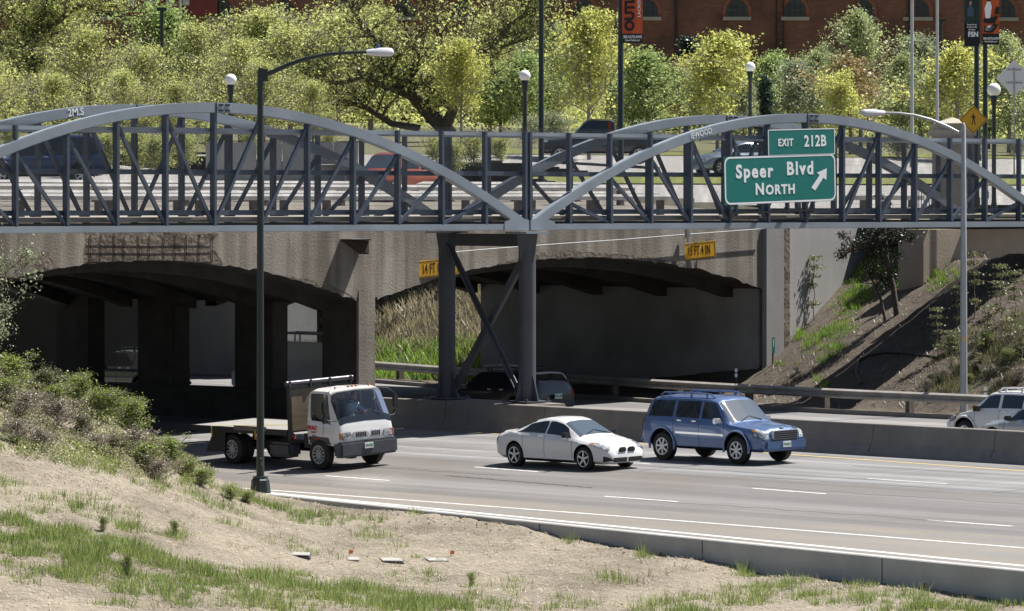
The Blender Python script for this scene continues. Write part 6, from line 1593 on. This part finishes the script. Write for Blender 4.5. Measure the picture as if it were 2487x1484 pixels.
for _ in range(42000):
    px=gs_.uniform(-50,2540); d=gs_.uniform(84,122); x=(px-CX)/FPX*d; u,v=xd(x,d); uw=wall_u(v) if v<-10 else -17.8
    if u>uw-.1: continue
    z=ground_z(x,d); th=gs_.uniform(0,math.pi); L=gs_.uniform(.03,.09); w=.006; a=(math.cos(th)*L,math.sin(th)*L); b=(-math.sin(th)*w,math.cos(th)*w); zz=z+gs_.uniform(.006,.02); t2=gs_.uniform(-.02,.04)
    st_+=[(u-a[0]-b[0],v-a[1]-b[1],zz),(u-a[0]+b[0],v-a[1]+b[1],zz),(u+a[0]+b[0],v+a[1]+b[1],zz+t2),(u+a[0]-b[0],v+a[1]-b[1],zz+t2)]
tag(mesh_quads('straw',st_,LM['straw'],None),'loose pale straw scattered over the foreground dirt','straw',None,'stuff')
# shrubs on the left mound
PROT['bush']=lambda: gen_tree('green_bush',1.1,.03,oval(.85),24,3800,.055,LM['bush'],M['twig'],81,.02,1.2,7,gap=.1,clump=.09,tw=.006)
PROT['dead']=lambda: gen_tree('dry_bush',.9,.03,oval(.8),26,1500,.05,LM['dry'],M['twig'],83,.02,1.0,8,gap=.1,clump=.09,tw=.006)
PROT['darkbush']=lambda: gen_tree('dark_bush',1.0,.03,oval(.75),26,3600,.055,LM['weed'],M['barkd'],87,.02,1.0,7,gap=.1,clump=.09,tw=.006)
PROT['olive']=lambda: gen_tree('silver_leaved_tree',4.2,.5,oval(1.25),34,8500,.075,LM['grey'],M['barkd'],91,.06,.6,6,gap=.25,clump=.14,tw=.010)
def fgplant(kind,px,py,h,label,cat='bush',group=None,wide=1.0,surf=on_fg,sink=.05):
    p=surf(px,py)
    if p is None: return None
    if kind not in _made: o=PROT[kind](); _made[kind]=(o,max(v.co.z for c in o.children if c.name.startswith('trunk') for v in c.data.vertices))
    else: o=copy_tree(_made[kind][0])
    s=h/_made[kind][1]; o.location=(p[0],p[1],p[2]-sink); o.scale=(s*wide,s*wide,s); o.rotation_euler=(0,0,random.uniform(0,6.28))
    return tag(o,label,cat,group)
GB='bushes on the left mound'
LM['mound']=leafmat('mixed_mound_brush',(.25,.31,.085),(.33,.31,.20),.45,.35); gm=np.random.default_rng(61); mp_=[];ms_=[]
while len(mp_)<38000:
    px=gm.uniform(-60,520); d=gm.uniform(99,119); x=(px-CX)/FPX*d; u,v=xd(x,d); z=ground_z(x,d); py=YH-FPX*(z-CAM[2])/d
    if py>1105+.16*px+25*mnoise.noise(Vector((px*.02,d*.3,0))): continue
    if u>-18.3: continue
    nz=mnoise.noise(Vector((x*.9,d*.9,3)))
    if nz<-.25+gm.uniform(-.2,.2): continue
    h=(.12+.32*max(0,nz+.3))*gm.random()**.8; mp_.append((u,v,z+h)); ms_.append(gm.uniform(.04,.085))
tag(mesh_quads('mound_brush',leaves_mesh(mp_,ms_,63,.45),LM['mound'],None),'tangled grey and green brush covering the left mound','brush',None,'stuff')
for k,px,py,h,lb in [('bush',30,945,.75,'green bush on the crest of the mound at the left edge'),('darkbush',110,965,.7,'dark green bush on the mound crest second from the left edge'),('bush',190,985,.7,'green bush on the mound crest below the second dark gap'),('bush',255,1020,.7,'green bush on the mound crest left of the black gap'),('bush',320,1050,.75,'bright green bush on the mound shoulder'),('bush',385,1085,.65,'bright green bush low on the mound shoulder'),('bush',415,1125,.6,'bright green bush at the mound foot by the road'),
   ('dead',60,1015,.7,'dry grey bush under the mound crest at the left edge'),('dead',140,1040,.75,'dry grey twiggy bush in the middle of the mound'),('dead',40,1075,.6,'dry twiggy bush below the crest, farthest left'),('darkbush',200,1060,.55,'dark bush among dry twigs on the mound'),('darkbush',275,1115,.6,'small very dark bush in the middle of the mound side'),('dead',330,1110,.7,'dry bush between dark bush and green shoulder bushes'),('bush',360,1140,.6,'green bush low on the mound side'),('bush',235,1015,.6,'green bush behind the dry bushes'),('dead',230,1100,.5,'dry bush left of the small dark bush'),
   ('bush',455,1160,.45,'leafy green weed bush at the road edge left of the lamp'),('bush',490,1180,.4,'small green weed bush at the road edge'),('bush',560,1215,.36,'yellow green clump left of the lamp base'),('bush',600,1220,.28,'green clump touching the lamp base'),('dead',385,1165,.55,'dry grass bush above the road edge'),('bush',130,1000,.6,'green bush between the dark bush and the dry bush'),('dead',100,1095,.55,'dry bush on the lower mound'),('bush',15,985,.6,'yellow green bush half cut by the left edge')]:
    fgplant(k,px,py,h*1.3,lb,'bush',GB,1.5)
for px,py,h,lb in [(425,1300,.42,'lone green weed tuft in the middle of the dirt'),(250,1290,.4,'dark green weed tuft on the left dirt'),(310,1405,.6,'tall blue green weed in the grass band'),(1145,1425,.4,'spiky weed near the bottom centre')]:
    fgplant('bush',px,py,h,lb,'weed','single weeds on the dirt',.7)
p=at_d(-45,935,108); o=PROT['olive'](); o.location=(p[0],p[1],p[2]); tag(o,'silver green leaved tree leaning in from the left edge','tree'); o.scale=(.9,.9,.98)
# pine and saplings on the far bank
pq=on_bank(2178,765); pd_=dep(pq[0],pq[1]); ps_=FPX/pd_
def PL(px,py,r,dy=0): return ((px-2178)/ps_,dy,(765-py)/ps_,r)
def bankpine(name,mains,leafn,seed,label):
    o=gen_tree(name,4,.9,lambda t:.55,5,leafn,.075,LM['pine'],M['barkd'],seed,.1,.2,5,mains,.1,.10,.010)
    o.location=(pq[0],pq[1],pq[2]-.1); o.rotation_euler=(0,0,-PH); return tag(o,label,'tree')
bankpine('pine_tree',[[PL(2178,765,.11),PL(2168,690,.10),PL(2152,620,.085),PL(2146,560,.07),PL(2150,480,.04)],[PL(2155,640,.05),PL(2115,600,.04),PL(2070,600,.03),PL(2036,622,.012)],[PL(2148,580,.05),PL(2105,572,.035,.2),PL(2062,590,.015,.3)],[PL(2150,590,.05),PL(2190,572,.03,-.2),PL(2215,585,.012,-.3)]],4200,95,'dark gnarled pine with a long branch reaching left under the bridge')
bankpine('pine_tree',[[PL(2150,775,.06),PL(2136,710,.05),PL(2112,660,.035),PL(2108,620,.012)],[PL(2128,690,.03),PL(2150,660,.012)]],700,97,'thin bare pine stem leaning left beside the gnarled pine')
def mk_sap():
    root=empty('sapling'); rr=random.Random(5); mb=MB(); pts=[Vector((rr.uniform(-.05,.05)*i*.3,rr.uniform(-.05,.05)*i*.3,i*.35)) for i in range(8)]; mb.tube(pts,[.022-.0015*i for i in range(8)],6,False); mb.build('stem',M['twig'],root,fix=False)
    g=np.random.default_rng(2); P=[]
    for i,t in ((7,.22),(6,.2),(5,.18),(4,.16),(2,.14)):
        for k in range(90): P.append(np.array(pts[i])+g.normal(size=3)*np.array([t,t,.07])*.8)
    mesh_quads('crown',leaves_mesh(P,.11*g.uniform(.6,1.3,len(P)),4),LM['weed'],root); return root
PROT['sapling']=mk_sap
def sap(px,py,ytop,lb):
    p=on_bank(px,py)
    if p is None: return
    d=dep(p[0],p[1]); h=(py-ytop)*d/FPX
    if 'sapling' not in _made: o=mk_sap(); _made['sapling']=(o,2.45)
    else: o=copy_tree(_made['sapling'][0])
    s=h/2.5; o.location=(p[0],p[1],p[2]-.05); o.scale=(max(.75,s),max(.75,s),s); o.rotation_euler=(0,0,random.uniform(0,6)); tag(o,lb,'sapling','saplings on the far bank')
for a in [(1976,778,620,'slim sapling against the pale wing wall'),(2276,872,745,'sapling left of the grey lamp pole on the dark slope'),(2366,772,610,'tall sapling just right of the grey lamp pole'),(2430,790,640,'tall sapling before the tan wall, second from the right edge'),(2465,800,655,'sapling before the tan wall at the right edge'),(2325,800,690,'sapling touching the left side of the lamp pole'),(2400,850,740,'short sapling right of the lamp pole'),(2310,890,800,'short sapling left of the lamp pole foot'),(2450,870,770,'short sapling low on the sunny slope'),(2480,900,790,'short sapling at the right edge of the slope'),(2370,880,790,'short sapling behind the lamp pole'),(2420,760,680,'thin sapling in the shade of the tan wall')]: sap(*a)
bg_=[]
for px,py,rx,ry,n in [(2120,625,50,24,1500),(2200,640,60,20,1500),(2260,665,50,14,900),(2110,650,40,25,900),(2150,620,40,14,500),(2080,690,40,20,300),(2060,740,40,24,500),(2100,720,40,24,450),(2030,790,36,22,400),(1990,830,34,24,380),(2010,860,34,18,350),(2060,800,30,20,250),(1940,815,12,10,120),(2240,660,60,12,700),(2300,680,50,10,400),(2180,650,40,16,400),(1990,925,10,8,60),(1900,880,10,8,60),(2350,940,30,8,60),(2000,940,14,6,60)]:
    bg_.append((px,py,rx,ry,n,.08,.26,.018))
tag(mesh_quads('bank_grass',blades([(a,b,c,d,e*2.5,f,g_,h_) for a,b,c,d,e,f,g_,h_ in bg_],on_bank,bank_z,37,-.2),LM['bankgrass'],None),'bright green grass patches on the far bank','grass',None,'stuff')
bw=[]
LM['stalk']=leafmat('brown_dead_stalks',(.19,.155,.115),(.13,.105,.08),.35,.05)
bl_=[];gb_=np.random.default_rng(71)
for _ in range(8000):
    u=gb_.uniform(15,28); v=gb_.uniform(-22,9); z=bank_z(u,v); th=gb_.uniform(0,math.pi); L=gb_.uniform(.04,.16); a=(math.cos(th)*L,math.sin(th)*L); b=(-math.sin(th)*.008,math.cos(th)*.008); t2=a[0]*.5+gb_.uniform(-.05,.08)
    bl_+=[(u-a[0]-b[0],v-a[1]-b[1],z+.03-t2),(u-a[0]+b[0],v-a[1]+b[1],z+.03-t2),(u+a[0]+b[0],v+a[1]+b[1],z+.03+t2),(u+a[0]-b[0],v+a[1]-b[1],z+.03+t2)]
tag(mesh_quads('dead_stalks',bl_,LM['stalk'],None),'dead stalks littering the far bank','litter',None,'stuff')
for px,py,rx,ry,n in [(2400,880,120,50,1500),(2440,820,80,40,1000),(2330,920,90,30,500),(2300,850,60,50,400),(2450,930,60,20,300)]: bw.append((px,py,rx,ry,n,.10,.38,.022))
tag(mesh_quads('weed_cover',blades([(a,b,c,d,e*3,f,g_,h_) for a,b,c,d,e,f,g_,h_ in bw],on_bank,bank_z,41,-.15),LM['weed'],None),'tangle of olive weeds on the sunny right slope','weeds',None,'stuff')
for k,px,py,h,lb in [('dead',2290,925,.6,'dry bush on the right slope left of the lamp pole foot'),('darkbush',2375,905,.7,'olive bush just right of the lamp pole foot'),('dead',2410,915,.6,'dry bush on the right slope, second right of the lamp pole'),('bush',2445,890,.7,'green bush on the right slope near the right edge'),('dead',2475,925,.7,'dry bush at the right edge above the guardrail'),('darkbush',2310,850,.7,'olive bush half in shade left of the lamp pole'),('bush',2395,845,.7,'green bush on the sunny slope above the olive bush'),('dead',2455,845,.7,'dry bush high on the sunny slope at right'),('darkbush',2480,870,.8,'olive bush cut by the right edge of the slope'),('bush',2350,930,.4,'small green bush right beside the lamp pole foot'),('dead',2250,945,.5,'dry tuft bush at the slope foot above the guardrail'),('dead',1935,905,.4,'dry bush low on the slope near the abutment')]:
    fgplant(k,px,py,h,lb,'bush','bushes on the right slope',1.3,on_bank)
dg_=[]
for px,py,rx,ry,n in [(1950,860,90,70,500),(2050,760,80,60,400),(2350,900,150,50,900),(1900,920,40,20,150),(2450,850,60,50,500)]: dg_.append((px,py,rx,ry,n,.05,.2,.03))
gg=[(u,v,z) for u,v,z in []]
# grass slope seen between the overpasses
def gap_blades(n,seed,h0,h1,ulo,uhi,vlo,vhi):
    g=np.random.default_rng(seed); out=[]
    for _ in range(n):
        u=g.uniform(ulo,uhi); v=g.uniform(vlo,vhi); z=bank_z(u,v); h=g.uniform(h0,h1); th=g.uniform(0,3.14); w=.05; l=g.normal(size=2)*h*.4; a,b=math.cos(th)*w/2,math.sin(th)*w/2
        out+=[(u-a,v-b,z-.02),(u+a,v+b,z-.02),(u+a*.3+l[0],v+b*.3+l[1],z+h),(u-a*.3+l[0],v-b*.3+l[1],z+h)]
    return out
tag(mesh_quads('dry_grass',blades(dg_,on_bank,bank_z,43)+gap_blades(16000,47,.2,.45,21.8,30,20,44),LM['drygrass'],None),'long dry golden grass on the far banks','grass',None,'stuff')
tag(mesh_quads('verge_grass',gap_blades(7000,49,.2,.45,19.3,22.6,18,44),LM['bankgrass'],None),'lush green grass low on the bank between the overpasses','grass',None,'stuff')
gc=np.random.default_rng(17); cl_=MB()
for _ in range(420):
    v=gc.uniform(-42,-12); u=wall_u(v)-abs(gc.normal())*.9-.06
    if _%3==0: u=wall_u(v)-gc.uniform(.3,9)
    z=fgz(u,v); r_=gc.uniform(.015,.06); n=6; vs=[(u+r_*gc.uniform(.6,1.3)*math.cos(k),v+r_*gc.uniform(.6,1.3)*math.sin(k),z-.01) for k in np.linspace(0,2*math.pi,n+1)[:-1]]+[(u+gc.normal()*r_*.3,v+gc.normal()*r_*.3,z+r_*gc.uniform(.5,1))]
    cl_.add(vs,[(k,(k+1)%n,n) for k in range(n)])
o=cl_.build('soil_clods',mat('dark_soil_clods',(.12,.10,.08),.95,c2=(.20,.175,.14),scale=9),fix=False); tag(o,'small soil clods and stones scattered along the foot of the near wall','soil',None,'stuff')
dh=thing('drain_hose','dark hose curving in an arc on the shaded far slope','hose')
hp=[on_bank(px,py) for px,py in ((2090,935),(2078,905),(2085,880),(2110,865),(2150,858),(2200,860),(2240,866),(2280,872))]
mb=MB(); mb.tube([(p[0],p[1],p[2]+.04) for p in hp if p is not None],.045,6); mb.build('hose_run',M['black'],dh)
M['lid']=mat('dusty_lid',(.34,.34,.33),.7,c2=(.27,.26,.24),scale=4)
# utility lids and marker flags on the dirt
for i,(px,py,wd,lb) in enumerate([(725,1347,.5,'pale square utility lid lying farthest left on the dirt'),(857,1359,.26,'small thin grey lid between the two left pale lids'),(950,1361,.48,'pale rectangular lid lying in the middle of the dirt row'),(1060,1361,.48,'pale rectangular lid at the right end of the dirt row')]):
    p=on_fg(px,py); t=thing('utility_lid',lb,'utility lid',(p[0],p[1],p[2]),-PH+R(8),'utility lids in the dirt'); t.rotation_euler=(R(5),R(2),-PH+R(6*i))
    mb=MB(); mb.box((0,0,.02),(wd,.42,.025)); lid=mb.build('lid',M['lid'],t,bevel=.006); mb=MB(); mb.box((0,0,-.04),(wd+.05,.47,.05)); mb.build('box_rim',M['plastic'],t)
M['flago']=mat('orange_flag',(.95,.25,.06),.7)
for px,py,lb in [(848,1345,'small orange marker flag near the left lids'),(1094,1346,'small orange marker flag by the right lid')]:
    p=on_fg(px,py+8); t=thing('marker_flag',lb,'flag',(p[0],p[1],p[2]),-PH,'orange marker flags in the dirt'); mb=MB(); mb.tube([(0,0,0),(0,0,.17)],.006,5); mb.build('wire',M['galv'],t)
    mb=MB(); mb.poly([(0,0,.17),(.10,-.03,.155),(.07,-.05,.075),(-.02,-.01,.09)],(0,.004,0)); mb.build('flag_cloth',M['flago'],t)
